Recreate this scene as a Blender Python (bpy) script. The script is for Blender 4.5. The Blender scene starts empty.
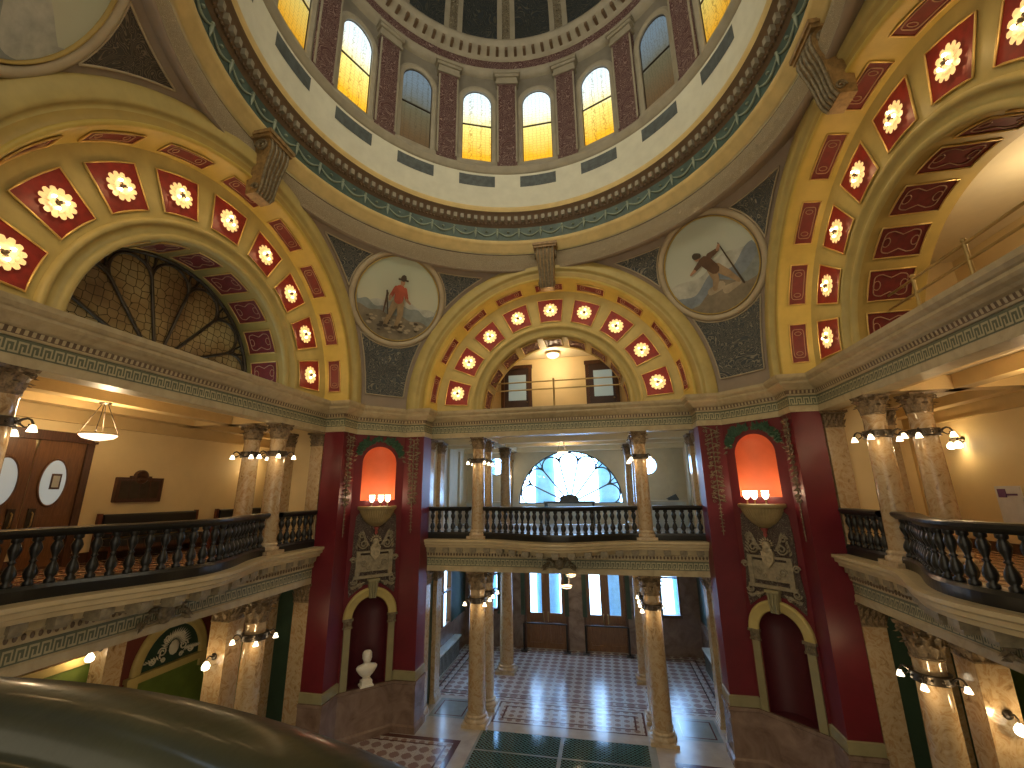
import bpy, bmesh, math, random
from mathutils import Vector, Matrix
SC = bpy.context.scene
COL = SC.collection
PI = math.pi
random.seed(7)

# ------------------------------------------------------------------ camera
CAMLOC = Vector((1.402, -7.174, 6.475))
_y, _p, _r = math.radians(11.432), math.radians(14.282), math.radians(-0.672)
_F = Vector((-math.sin(_y) * math.cos(_p), math.cos(_y) * math.cos(_p), math.sin(_p)))
_R0 = Vector((math.cos(_y), math.sin(_y), 0)); _U0 = _R0.cross(_F)
_R = _R0 * math.cos(_r) + _U0 * math.sin(_r); _U = -_R0 * math.sin(_r) + _U0 * math.cos(_r)
cam = bpy.data.cameras.new('camera'); camo = bpy.data.objects.new('camera', cam); COL.objects.link(camo)
m = Matrix.Identity(4)
for i in range(3):
    m[i][0] = _R[i]; m[i][1] = _U[i]; m[i][2] = -_F[i]; m[i][3] = CAMLOC[i]
camo.matrix_world = m
cam.sensor_width = 36; cam.lens = 428.05 / 1024 * 36; cam.clip_start = .05; cam.clip_end = 300
SC.camera = camo

# ------------------------------------------------------------------ world, exposure
W = bpy.data.worlds.new('world'); SC.world = W; W.use_nodes = True
nt = W.node_tree; nt.nodes.clear()
_o = nt.nodes.new('ShaderNodeOutputWorld'); _b = nt.nodes.new('ShaderNodeBackground')
_tc = nt.nodes.new('ShaderNodeTexCoord'); _sx = nt.nodes.new('ShaderNodeSeparateXYZ')
_mr = nt.nodes.new('ShaderNodeMapRange'); _mr.inputs[1].default_value = -.1; _mr.inputs[2].default_value = .35
_mx = nt.nodes.new('ShaderNodeMix'); _mx.data_type = 'RGBA'
_mx.inputs[6].default_value = (1.0, 0.86, 0.60, 1)      # warm fill added from the south, for the unbuilt lamp-lit building
_mx.inputs[7].default_value = (4.2, 7.2, 11.8, 1)         # overcast daylight on the north side
nt.links.new(_tc.outputs['Generated'], _sx.inputs[0]); nt.links.new(_sx.outputs['Y'], _mr.inputs[0])
nt.links.new(_mr.outputs[0], _mx.inputs[0]); nt.links.new(_mx.outputs[2], _b.inputs[0])
_b.inputs[1].default_value = 1.0
nt.links.new(_b.outputs[0], _o.inputs[0])
SC.view_settings.view_transform = 'Standard'; SC.view_settings.look = 'None'
SC.view_settings.exposure = 0.58; SC.view_settings.gamma = 1.0; SC.view_settings.use_curve_mapping = False
SC.cycles.max_bounces = 7; SC.cycles.diffuse_bounces = 4; SC.cycles.glossy_bounces = 3
SC.cycles.transparent_max_bounces = 8; SC.cycles.sample_clamp_indirect = 4.0
SC.cycles.use_denoising = True
LS = 0.8  # lamp strength

def point(loc, e, col=(1, .72, .38), r=.06, parent=None):
    l = bpy.data.lights.new('lamp_light', 'POINT'); l.energy = e * LS; l.color = col; l.shadow_soft_size = r
    o = bpy.data.objects.new('lamp_light', l); COL.objects.link(o); o.location = loc
    if parent: o.parent = parent
    return o
def portal(loc, rx, rz, sx, sy):
    l = bpy.data.lights.new('daylight_portal', 'AREA'); l.shape = 'RECTANGLE'; l.size = sx; l.size_y = sy
    l.cycles.is_portal = True
    o = bpy.data.objects.new('daylight_portal', l); COL.objects.link(o); o.location = loc
    o.rotation_euler = (rx, 0, rz)

# ------------------------------------------------------------------ dimensions (metres)
A, B, R0, R1 = 4.22, 4.88, 5.99, 6.63      # half opening, pier bend, pier front, opening plane
ZS = 9.255                                  # spring line of the arches
ZG = 5.08                                   # gallery floor
ZU = 8.30                                   # underside of the upper entablature
ZL = 4.12                                   # underside of the lower entablature
ROT = {'far': Matrix.Identity(4), 'left': Matrix.Rotation(PI / 2, 4, 'Z'),
       'right': Matrix.Rotation(-PI / 2, 4, 'Z'), 'near': Matrix.Rotation(PI, 4, 'Z')}
RZ = {'far': 0, 'left': PI / 2, 'right': -PI / 2, 'near': PI}

# ------------------------------------------------------------------ materials
def newmat(name):
    m = bpy.data.materials.new(name); m.use_nodes = True
    return m, m.node_tree, m.node_tree.nodes['Principled BSDF']
def L(nt, a, b): nt.links.new(a, b)
def coords(nt, scale=1, kind='Object'):
    t = nt.nodes.new('ShaderNodeTexCoord'); mp = nt.nodes.new('ShaderNodeMapping')
    mp.inputs['Scale'].default_value = (scale,) * 3 if not isinstance(scale, tuple) else scale
    L(nt, t.outputs[kind], mp.inputs[0]); return mp.outputs[0]
def noise(nt, vec, scale, detail=4, dist=0, rough=.55):
    n = nt.nodes.new('ShaderNodeTexNoise'); n.inputs['Scale'].default_value = scale
    n.inputs['Detail'].default_value = detail; n.inputs['Distortion'].default_value = dist
    n.inputs['Roughness'].default_value = rough
    L(nt, vec, n.inputs['Vector']); return n.outputs['Fac']
def ramp(nt, fac, stops):
    r = nt.nodes.new('ShaderNodeValToRGB'); e = r.color_ramp.elements
    while len(e) < len(stops): e.new(.5)
    for el, (p, c) in zip(e, stops): el.position = p; el.color = (*c, 1)
    L(nt, fac, r.inputs[0]); return r.outputs[0]
def bump(nt, bs, h, s=.3, d=.02):
    b = nt.nodes.new('ShaderNodeBump'); b.inputs['Strength'].default_value = s; b.inputs['Distance'].default_value = d
    L(nt, h, b.inputs['Height']); L(nt, b.outputs[0], bs.inputs['Normal'])
def math_(nt, op, a, b=None, c=None):
    n = nt.nodes.new('ShaderNodeMath'); n.operation = op
    for i, v in enumerate((a, b, c)):
        if v is None: continue
        if isinstance(v, (int, float)): n.inputs[i].default_value = v
        else: L(nt, v, n.inputs[i])
    return n.outputs[0]
def plain(name, col, rough=.5, metal=0, var=.06, vs=3, bmp=0, bs_=20):
    m, nt, bs = newmat(name)
    v = coords(nt); f = noise(nt, v, vs)
    a = tuple(max(0, c * (1 - var * 2)) for c in col); b = tuple(min(1, c * (1 + var * 2)) for c in col)
    L(nt, ramp(nt, f, [(.3, a), (.7, b)]), bs.inputs['Base Color'])
    bs.inputs['Roughness'].default_value = rough; bs.inputs['Metallic'].default_value = metal
    if bmp: bump(nt, bs, noise(nt, v, bs_, 3), bmp, .01)
    return m
def marble(name, cols, scale=3, rough=.18, dist=1.5):
    m, nt, bs = newmat(name); v = coords(nt)
    f = noise(nt, v, scale, 7, dist, .62)
    n = len(cols); L(nt, ramp(nt, f, [(.3 + .4 * i / (n - 1), c) for i, c in enumerate(cols)]), bs.inputs['Base Color'])
    bs.inputs['Roughness'].default_value = rough
    return m
def wood(name, c1, c2, scale=4, rough=.35, vertical=True):
    m, nt, bs = newmat(name); v = coords(nt, (scale * 3, scale * 3, scale * .25) if vertical else (scale * .25, scale * .25, scale * 3))
    f = noise(nt, v, 3, 5, 1.0); L(nt, ramp(nt, f, [(.32, c1), (.68, c2)]), bs.inputs['Base Color'])
    bs.inputs['Roughness'].default_value = rough
    return m
def relief(name, bg, fg, scale=4.5, rough=.6, thr=.5, width=.09, strength=.8):
    """carved scrollwork: winding ribbons of the foreground colour on a darker ground"""
    m, nt, bs = newmat(name); v = coords(nt)
    n1 = nt.nodes.new('ShaderNodeTexNoise'); n1.inputs['Scale'].default_value = scale; n1.inputs['Detail'].default_value = 1.2
    n1.inputs['Distortion'].default_value = 2.2; L(nt, v, n1.inputs['Vector'])
    w = math_(nt, 'SINE', math_(nt, 'MULTIPLY', n1.outputs['Fac'], 42))
    w = math_(nt, 'ABSOLUTE', w)
    f = ramp(nt, w, [(.25, (1, 1, 1)), (.62, (0, 0, 0))])
    mx = nt.nodes.new('ShaderNodeMix'); mx.data_type = 'RGBA'
    mx.inputs[6].default_value = (*bg, 1); mx.inputs[7].default_value = (*fg, 1)
    L(nt, f, mx.inputs[0]); L(nt, mx.outputs[2], bs.inputs['Base Color']); bs.inputs['Roughness'].default_value = rough
    bump(nt, bs, f, strength, .03)
    return m
def emis(name, col, s, base=None):
    m, nt, bs = newmat(name)
    bs.inputs['Base Color'].default_value = (*(base or col), 1)
    bs.inputs['Emission Color'].default_value = (*col, 1); bs.inputs['Emission Strength'].default_value = s
    bs.inputs['Roughness'].default_value = .3
    return m
def glassmat(name, tint=(.95, .98, 1), gl=.08):
    m = bpy.data.materials.new(name); m.use_nodes = True; nt = m.node_tree; nt.nodes.clear()
    o = nt.nodes.new('ShaderNodeOutputMaterial'); t = nt.nodes.new('ShaderNodeBsdfTransparent')
    g = nt.nodes.new('ShaderNodeBsdfGlossy'); x = nt.nodes.new('ShaderNodeMixShader')
    t.inputs[0].default_value = (*tint, 1); g.inputs['Roughness'].default_value = .03; x.inputs[0].default_value = gl
    L(nt, t.outputs[0], x.inputs[1]); L(nt, g.outputs[0], x.inputs[2]); L(nt, x.outputs[0], o.inputs[0])
    return m

M = {}
M['yellow'] = plain('yellow_plaster', (.53, .385, .085), .45, var=.05)
M['yellow2'] = plain('pale_yellow_plaster', (.45, .355, .125), .5, var=.05)
M['olive'] = plain('ochre_plaster', (.40, .28, .075), .5, var=.05)
M['gold'] = plain('gilding', (.70, .48, .16), .35, .5, var=.08)
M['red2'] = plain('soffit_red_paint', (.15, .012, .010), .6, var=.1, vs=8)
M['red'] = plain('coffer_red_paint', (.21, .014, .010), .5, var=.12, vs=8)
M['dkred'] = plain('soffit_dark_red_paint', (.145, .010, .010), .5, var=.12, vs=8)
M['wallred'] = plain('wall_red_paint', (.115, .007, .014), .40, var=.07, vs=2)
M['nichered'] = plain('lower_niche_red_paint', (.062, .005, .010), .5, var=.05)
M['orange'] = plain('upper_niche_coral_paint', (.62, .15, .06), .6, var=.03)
M['mauve'] = plain('mauve_plaster', (.27, .215, .165), .6, var=.04)
M['cream'] = plain('cream_wall_paint', (.72, .56, .30), .6, var=.03, vs=1.2)
M['ceil'] = plain('pale_ceiling_paint', (.76, .66, .46), .6, var=.02)
M['nwall'] = plain('lobby_cream_paint', (.60, .56, .44), .6, var=.03)
M['stone'] = marble('entablature_stone', [(.33, .265, .155), (.42, .34, .20), (.46, .385, .235)], 2.5, .45)
M['stonegold'] = plain('gilded_cornice_paint', (.58, .44, .19), .45, var=.06)
M['green'] = plain('dark_green_paint', (.022, .05, .03), .5, var=.08)
M['lgreen'] = plain('lobby_green_paint', (.12, .17, .03), .5, var=.08)
M['keyfg'] = plain('meander_cream_paint', (.40, .36, .22), .5)
M['keybg'] = plain('meander_green_ground', (.115, .125, .075), .5)
M['marble'] = marble('amber_marble', [(.20, .12, .06), (.37, .25, .13), (.45, .34, .21), (.34, .21, .10), (.42, .31, .18)], 4.5, .16, 1.0)
M['marblep'] = marble('pale_veined_marble', [(.33, .23, .13), (.47, .36, .23), (.53, .43, .30)], 3.0, .2, 2)
M['wains'] = marble('brown_wainscot_marble', [(.12, .075, .055), (.20, .135, .105), (.27, .19, .15)], 1.6, .22, 1.2)
M['corn'] = plain('cream_gilt_gallery_cornice', (.50, .40, .235), .45, var=.05)
M['band'] = plain('olive_painted_moulding', (.25, .22, .115), .5, var=.06)
M['capital'] = plain('bronzed_plaster_capital', (.17, .115, .06), .5, var=.3, vs=20, bmp=.3, bs_=40)
M['bronze'] = plain('dark_bronze', (.07, .055, .04), .35, .7, var=.15)
M['iron'] = plain('dark_green_painted_iron', (.016, .016, .015), .28, .2, var=.1)
M['railcap'] = plain('olive_bronze_rail', (.021, .022, .010), .38, 0, var=.2, vs=1.5, bmp=.35, bs_=9)
M['railcap'].node_tree.nodes['Principled BSDF'].inputs['Specular IOR Level'].default_value = .16
M['railcap'].node_tree.nodes['Principled BSDF'].inputs['Coat Weight'].default_value = .3; M['railcap'].node_tree.nodes['Principled BSDF'].inputs['Coat Roughness'].default_value = .12
M['relblue'] = relief('slate_scroll_relief', (.05, .062, .07), (.27, .25, .20), 2.0)
M['relbrown'] = relief('dark_bronze_scroll_relief', (.045, .038, .032), (.17, .135, .095), 2.0)
M['relmaroon'] = relief('maroon_scroll_relief', (.085, .035, .035), (.26, .19, .17), 1.8)
M['relgold'] = relief('tan_scroll_relief', (.13, .11, .075), (.36, .31, .21), 3.0)
M['relred'] = relief('scroll_relief_on_red', (.10, .02, .02), (.25, .19, .12), 3.2)
M['torus'] = relief('granular_leaf_torus', (.36, .29, .19), (.60, .50, .34), 7)
M['ringgreen'] = plain('teal_frieze_paint', (.055, .095, .085), .5, var=.15)
M['swag'] = plain('pale_teal_swag_paint', (.24, .29, .23), .5)
M['dentil'] = plain('brown_dentil_paint', (.13, .085, .05), .5)
M['frieze'] = plain('grey_cream_frieze_paint', (.56, .56, .47), .55, var=.03)
M['slate'] = plain('slate_blue_panel', (.075, .09, .095), .5, var=.15, vs=6)
M['drum'] = plain('grey_brown_drum_plaster', (.17, .155, .125), .55)
M['drumstone'] = plain('grey_pilaster_plaster', (.26, .235, .18), .55)
M['domeblue'] = relief('dome_dark_blue_relief', (.018, .024, .028), (.06, .06, .045), 1.2)
M['bust'] = plain('white_marble_bust', (.72, .68, .58), .35, var=.03)
M['wood'] = wood('oak_door', (.10, .040, .014), (.20, .088, .032))
M['woodd'] = wood('walnut', (.045, .018, .010), (.10, .04, .02))
M['leather'] = plain('dark_leather', (.018, .018, .018), .35)
M['leaf'] = plain('green_painted_leaves', (.022, .07, .035), .5, var=.2, vs=15)
M['leafg'] = plain('olive_gilt_leaves', (.17, .135, .08), .45, .1, var=.25, vs=15)
M['brass'] = plain('brass_tube', (.45, .33, .14), .3, .7)
M['white'] = plain('white_enamel', (.55, .58, .55), .5)
M['paper'] = plain('paper_notice', (.62, .62, .66), .7)
M['bulb'] = emis('lit_bulb', (1, .78, .45), 9)
M['tulip'] = emis('lit_tulip_glass', (1, .83, .56), 3)
M['petal'] = emis('lit_petal_glass', (1, .62, .26), .26, (.8, .6, .35))
M['bowlglass'] = emis('lit_bowl_glass', (1, .80, .52), 1.5)
M['globe'] = emis('lit_globe', (1, .86, .6), 4)
M['clear'] = glassmat('clear_glass')
M['blackrail'] = plain('black_stanchion', (.01, .01, .012), .4)
M['portico'] = plain('blue_grey_portico_stone', (.22, .52, .80), .6)
M['ovalglass'] = emis('oval_glass_with_glow', (.62, .66, .62), .25, (.3, .33, .33))  # pale glow put into the panes, standing for the room behind
M['frosted'] = emis('frosted_door_glass', (.45, .60, .60), .16, (.3, .38, .38))

M['cream2'] = plain('ochre_cream_beam_paint', (.60, .43, .20), .6, var=.03)
M['redbrown'] = plain('red_brown_wall_paint', (.13, .025, .015), .5)
M['keyb'] = plain('bronze_gilt_keystone', (.27, .17, .07), .45, .1, var=.2, vs=10)
M['goldd'] = plain('dull_gilt_bowl', (.30, .225, .10), .4, .2, var=.1)
M['wallred2'] = plain('red_painted_finial', (.25, .05, .04), .4)
M['relgold2'] = relief('bronze_scroll_on_red_ground', (.06, .035, .03), (.20, .17, .125), 3.0)
M['leafp'] = plain('pale_gilt_mask', (.33, .27, .17), .5, var=.15, vs=14)
M['band2'] = plain('tan_carved_plaster', (.24, .20, .13), .5, var=.12, vs=12)
M['redwood'] = plain('reddish_wood', (.13, .035, .02), .35)
M['purple'] = plain('purple_print', (.14, .06, .18), .6)
M['darkredfab'] = plain('dark_red_upholstery', (.06, .012, .012), .5)
M['doorpurple'] = plain('dark_stained_attic_door', (.05, .028, .028), .4)

def tilemat(name, fn, rough=.12, spec=.5):
    m, nt, bs = newmat(name); v = coords(nt); s = nt.nodes.new('ShaderNodeSeparateXYZ'); L(nt, v, s.inputs[0])
    col = fn(nt, s.outputs[0], s.outputs[1], v); L(nt, col, bs.inputs['Base Color'])
    bs.inputs['Roughness'].default_value = rough
    return m
def cell(nt, x, p, off=0):   # |fract(x/p)-.5| * 2  in 0..1 (0 at the cell centre)
    a = math_(nt, 'ADD', math_(nt, 'DIVIDE', x, p), 100.0 + off)
    return math_(nt, 'MULTIPLY', math_(nt, 'ABSOLUTE', math_(nt, 'SUBTRACT', math_(nt, 'FRACT', a), .5)), 2)
def mixc(nt, f, a, b):
    x = nt.nodes.new('ShaderNodeMix'); x.data_type = 'RGBA'
    for i, c in ((6, a), (7, b)):
        if isinstance(c, tuple): x.inputs[i].default_value = (*c, 1)
        else: L(nt, c, x.inputs[i])
    L(nt, f, x.inputs[0]); return x.outputs[2]
def star_fn(bg, fg, p, k=.62):
    def fn(nt, x, y, v):
        a, b = cell(nt, x, p), cell(nt, y, p)
        cross = math_(nt, 'LESS_THAN', math_(nt, 'MINIMUM', a, b), .34)
        box = math_(nt, 'LESS_THAN', math_(nt, 'MAXIMUM', a, b), k + .18)
        core = math_(nt, 'LESS_THAN', math_(nt, 'MAXIMUM', a, b), k - .05)
        f = math_(nt, 'MAXIMUM', math_(nt, 'MULTIPLY', cross, box), core)
        c2, d2 = cell(nt, x, p / 4), cell(nt, y, p / 4)
        g = math_(nt, 'GREATER_THAN', math_(nt, 'MAXIMUM', c2, d2), .88)
        base = mixc(nt, f, bg, fg)
        gr = mixc(nt, math_(nt, 'MULTIPLY', g, .35), base, (.18, .14, .12))
        return gr
    return fn
M['tile'] = tilemat('red_and_cream_mosaic_tile', star_fn((.47, .43, .39), (.25, .165, .15), .34), .24)
M['tile2'] = tilemat('pale_border_mosaic_tile', star_fn((.46, .42, .37), (.26, .17, .14), .26, .45), .2)
M['tilew'] = plain('cream_stone_floor_band', (.42, .38, .33), .2)
M['tiled'] = plain('dark_red_floor_band', (.10, .045, .04), .14)
M['tileg'] = plain('grey_green_floor_panel', (.24, .26, .25), .2)
M['galtile'] = tilemat('orange_gallery_tile', star_fn((.46, .30, .17), (.25, .075, .035), .30), .25)
def hexfn(nt, x, y, v):
    a, b = cell(nt, x, .11), cell(nt, y, .11)
    a2, b2 = cell(nt, x, .11, .5), cell(nt, y, .11, .5)
    d1 = math_(nt, 'LESS_THAN', math_(nt, 'ADD', math_(nt, 'MULTIPLY', a, a), math_(nt, 'MULTIPLY', b, b)), .42)
    d2 = math_(nt, 'LESS_THAN', math_(nt, 'ADD', math_(nt, 'MULTIPLY', a2, a2), math_(nt, 'MULTIPLY', b2, b2)), .30)
    return mixc(nt, math_(nt, 'MAXIMUM', d1, d2), (.10, .17, .17), (.006, .045, .05))
M['glassfloor'] = tilemat('green_glass_prism_floor', hexfn, .10)

# ------------------------------------------------------------------ mesh builder
class MB:
    def __init__(s): s.v = []; s.f = []; s.sm = []
    def add(s, vs, fs, smooth=False, T=None):
        b = len(s.v)
        s.v += [tuple(T @ Vector(p)) if T is not None else tuple(p) for p in vs]
        s.f += [tuple(b + i for i in f) for f in fs]; s.sm += [smooth] * len(fs)
        return s
    def box(s, x0, x1, y0, y1, z0, z1, T=None):
        vs = [(x, y, z) for z in (z0, z1) for y in (y0, y1) for x in (x0, x1)]
        return s.add(vs, [(0, 2, 3, 1), (4, 5, 7, 6), (0, 1, 5, 4), (2, 6, 7, 3), (0, 4, 6, 2), (1, 3, 7, 5)], False, T)
    def grid(s, rows, smooth=True, closeu=False, T=None):
        n = len(rows[0]); vs = [p for r in rows for p in r]; fs = []
        for i in range(len(rows) - 1):
            for j in range(n if closeu else n - 1):
                k = (j + 1) % n
                fs.append((i * n + j, i * n + k, (i + 1) * n + k, (i + 1) * n + j))
        return s.add(vs, fs, smooth, T)
    def lathe(s, prof, seg=20, T=None, smooth=True, a0=0, a1=2 * PI, caps=True):
        full = abs(a1 - a0 - 2 * PI) < 1e-6
        n = seg if full else seg + 1
        rows = [[(r * math.cos(a0 + (a1 - a0) * j / seg), r * math.sin(a0 + (a1 - a0) * j / seg), z) for j in range(n)] for r, z in prof]
        s.grid(rows, smooth, full, T)
        if caps and full:
            for r, row in ((0, rows[0]), (-1, rows[-1])):
                if prof[r][0] > 1e-4: s.add(row, [tuple(range(n)) if r else tuple(reversed(range(n)))], False, T)
        return s
    def tube(s, pts, r, seg=6, T=None, closed=False):
        pts = [Vector(p) for p in pts]; n = len(pts); rows = []
        up = None
        for i, p in enumerate(pts):
            if closed: d = pts[(i + 1) % n] - pts[i - 1]
            else: d = pts[min(i + 1, n - 1)] - pts[max(i - 1, 0)]
            d.normalize()
            if up is None: up = Vector((0, 0, 1)) if abs(d.z) < .9 else Vector((1, 0, 0))
            sd = d.cross(up)
            if sd.length < 1e-3: sd = d.orthogonal()
            sd.normalize(); up = sd.cross(d).normalized()
            rr = r[i] if isinstance(r, (list, tuple)) else r
            rows.append([p + (sd * math.cos(2 * PI * k / seg) + up * math.sin(2 * PI * k / seg)) * rr for k in range(seg)])
        if closed: rows.append(rows[0])
        s.grid(rows, True, True, T)
        if not closed:
            s.add(rows[0], [tuple(range(seg))], False, T); s.add(rows[-1], [tuple(reversed(range(seg)))], False, T)
        return s
    def prism(s, poly, y0, y1, T=None):
        """poly in (x,z), extruded along y"""
        n = len(poly); vs = [(x, y0, z) for x, z in poly] + [(x, y1, z) for x, z in poly]
        fs = [tuple(range(n)), tuple(range(2 * n - 1, n - 1, -1))] + [(i, (i + 1) % n, n + (i + 1) % n, n + i) for i in range(n)]
        return s.add(vs, fs, False, T)
    def leaf(s, p, d, nrm, ln, w, curl=.25):
        p = Vector(p); d = Vector(d).normalized(); n = Vector(nrm).normalized(); sd = d.cross(n).normalized()
        a = p; b = p + d * ln * .45 + n * ln * .12; c = p + d * ln + n * ln * curl
        vs = [a, b + sd * w / 2 - n * .3 * w, b + n * .1 * w, b - sd * w / 2 - n * .3 * w, c, b - n * .5 * w]
        return s.add(vs, [(0, 1, 2), (0, 2, 3), (1, 4, 2), (2, 4, 3), (0, 5, 1), (0, 3, 5), (1, 5, 4), (3, 4, 5)], False)
    def ball(s, c, r, seg=10, sc=(1, 1, 1), T=None):
        n = max(4, seg // 2)
        rows = []
        for i in range(n + 1):
            t = -PI / 2 + PI * i / n
            rows.append([(c[0] + r * sc[0] * math.cos(t) * math.cos(2 * PI * j / seg), c[1] + r * sc[1] * math.cos(t) * math.sin(2 * PI * j / seg), c[2] + r * sc[2] * math.sin(t)) for j in range(seg)])
        return s.grid(rows, True, True, T)
    def sweep(s, path, prof, closed=False, T=None, smooth=False):
        """path (x,y) clockwise round the hall; prof (d,z), d towards the middle"""
        n = len(path); rows = []
        P = [Vector((p[0], p[1])) for p in path]
        for i in range(n):
            if closed: d0 = (P[i] - P[i - 1]).normalized(); d1 = (P[(i + 1) % n] - P[i]).normalized()
            else:
                d0 = (P[i] - P[i - 1]).normalized() if i else (P[1] - P[0]).normalized()
                d1 = (P[i + 1] - P[i]).normalized() if i < n - 1 else d0
            n0 = Vector((d0.y, -d0.x)); n1 = Vector((d1.y, -d1.x)); mm = (n0 + n1).normalized(); k = 1 / max(.3, mm.dot(n0))
            rows.append([(P[i].x + mm.x * d * k, P[i].y + mm.y * d * k, z) for d, z in prof])
        if closed: rows.append(rows[0])
        return s.grid(rows, smooth, False, T)
    def arc(s, prof, a0=0, a1=180, seg=64, T=None, smooth=True):
        """prof (r,y) turned about the arch centre at height ZS"""
        rows = []
        for i in range(seg + 1):
            t = math.radians(a0 + (a1 - a0) * i / seg); c, q = math.cos(t), math.sin(t)
            rows.append([(-r * c, y, ZS + r * q) for r, y in prof])
        return s.grid(rows, smooth, False, T)
    def build(s, name, mat, parent=None, link=True):
        me = bpy.data.meshes.new(name); me.from_pydata(s.v, [], s.f)
        me.polygons.foreach_set('use_smooth', s.sm); me.materials.append(M[mat] if isinstance(mat, str) else mat); me.update()
        bm = bmesh.new(); bm.from_mesh(me); bmesh.ops.recalc_face_normals(bm, faces=bm.faces); bm.to_mesh(me); bm.free()
        o = bpy.data.objects.new(name, me); COL.objects.link(o)
        if parent: o.parent = parent
        return o

def thing(name, label, cat, loc=(0, 0, 0), rz=0, group=None):
    o = bpy.data.objects.new(name, None); COL.objects.link(o); o.location = loc; o.rotation_euler = (0, 0, rz)
    o.empty_display_size = .1; tag(o, label, cat, group); return o
def tag(o, label, cat, group=None, kind='thing'):
    o['label'] = label; o['category'] = cat; o['kind'] = kind
    if group: o['group'] = group
    return o
def struct(o, label=None):
    o['kind'] = 'structure'
    if label: o['label'] = label
    return o
def kids(o): return [c for c in COL.objects if c.parent == o]
KC = {}
def copy_tree(o, parent=None):
    c = o.copy(); COL.objects.link(c); c.parent = parent
    for ch in KC.setdefault(o.name, kids(o)): copy_tree(ch, c)
    return c
def smooth_bulge(x, half): return .5 + .5 * math.cos(PI * max(-1, min(1, x / half)))

# ================================================================== THE SHELL
def rep_meander(mb, p0, p1, z0, z1, off=.012, T=None):
    """Greek key strokes on the vertical face from p0 to p1 (clockwise, interior on the right)"""
    p0 = Vector(p0); p1 = Vector(p1); d = p1 - p0; ln = d.length; d.normalize(); nn = Vector((d.y, -d.x))
    h = z1 - z0; u = h / 5; unit = 6 * u * .62; n = max(1, int(ln / unit)); k = ln / (n * unit)
    st = [(0, 0, 1, 5), (1, 4, 5, 5), (4, 1, 5, 4), (2, 1, 4, 2), (2, 2, 3, 3), (5, 0, 6, .9), (1, 0, 1.6, .9)]
    st = [(0, 0, .9, 4.6), (.9, 3.8, 4.9, 4.6), (4.1, 0, 4.9, 3.8), (1.9, 0, 4.1, .8), (1.9, .8, 2.7, 2.8), (4.9, 0, 6, .8)]
    for i in range(n):
        for a, b, c, e in st:
            a0 = (i * 6 + a) * u * k * .62; a1 = (i * 6 + c) * u * k * .62
            vs = []
            for (s_, z_) in ((a0, z0 + b * u), (a1, z0 + b * u), (a1, z0 + e * u), (a0, z0 + e * u)):
                q = p0 + d * s_ + nn * off; vs.append((q.x, q.y, z_ + .02 * h))
            mb.add(vs, [(0, 1, 2, 3)], False, T)

LOOP = []
for k in range(4):
    c, s_ = (1, 0, -1, 0)[k], (0, 1, 0, -1)[k]
    for (x, y) in ((-A, R1), (A, R1), (A, R0), (B, R0), (R0, B), (R0, A)):
        # rotate clockwise by 90*k
        for _ in range(k): x, y = y, -x
        LOOP.append((x, y))
# upper entablature all the way round
e = MB(); e.sweep(LOOP, [(-.35, 8.30), (.03, 8.30), (.03, 8.44), (.0, 8.46), (.0, 8.70), (.03, 8.705), (.045, 8.73), (.045, 8.83), (.10, 8.86), (.14, 8.90), (.20, 8.94), (.235, 8.98), (.235, 9.03), (.27, 9.05), (.31, 9.10), (.32, 9.18), (-.5, 9.19)], closed=True)
en = struct(e.build('trim_1', 'stone'))
b = MB(); b.sweep(LOOP, [(.004, 8.455), (.006, 8.70)], closed=True); b.build('meander_ground', 'keybg', en)
b = MB()
for i in range(len(LOOP)): rep_meander(b, LOOP[i], LOOP[(i + 1) % len(LOOP)], 8.475, 8.665)
b.build('meander', 'keyfg', en)
b = MB(); b.sweep(LOOP, [(.047, 8.735), (.05, 8.83)], closed=True); b.build('bead_row_ground', 'dentil', en)
b = MB()
for i in range(len(LOOP)):
    p0, p1 = Vector(LOOP[i]), Vector(LOOP[(i + 1) % len(LOOP)]); d = (p1 - p0); n = max(1, int(d.length / .09)); nn = Vector((d.y, -d.x)).normalized()
    for j in range(n):
        q0 = p0 + d * (j + .2) / n + nn * .05; q1 = p0 + d * (j + .7) / n + nn * .05
        b.add([(q0.x, q0.y, 8.745), (q1.x, q1.y, 8.745), (q1.x + nn.x * .02, q1.y + nn.y * .02, 8.82), (q0.x + nn.x * .02, q0.y + nn.y * .02, 8.82)], [(0, 1, 2, 3)])
b.build('bead_row', 'stone', en)

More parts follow.
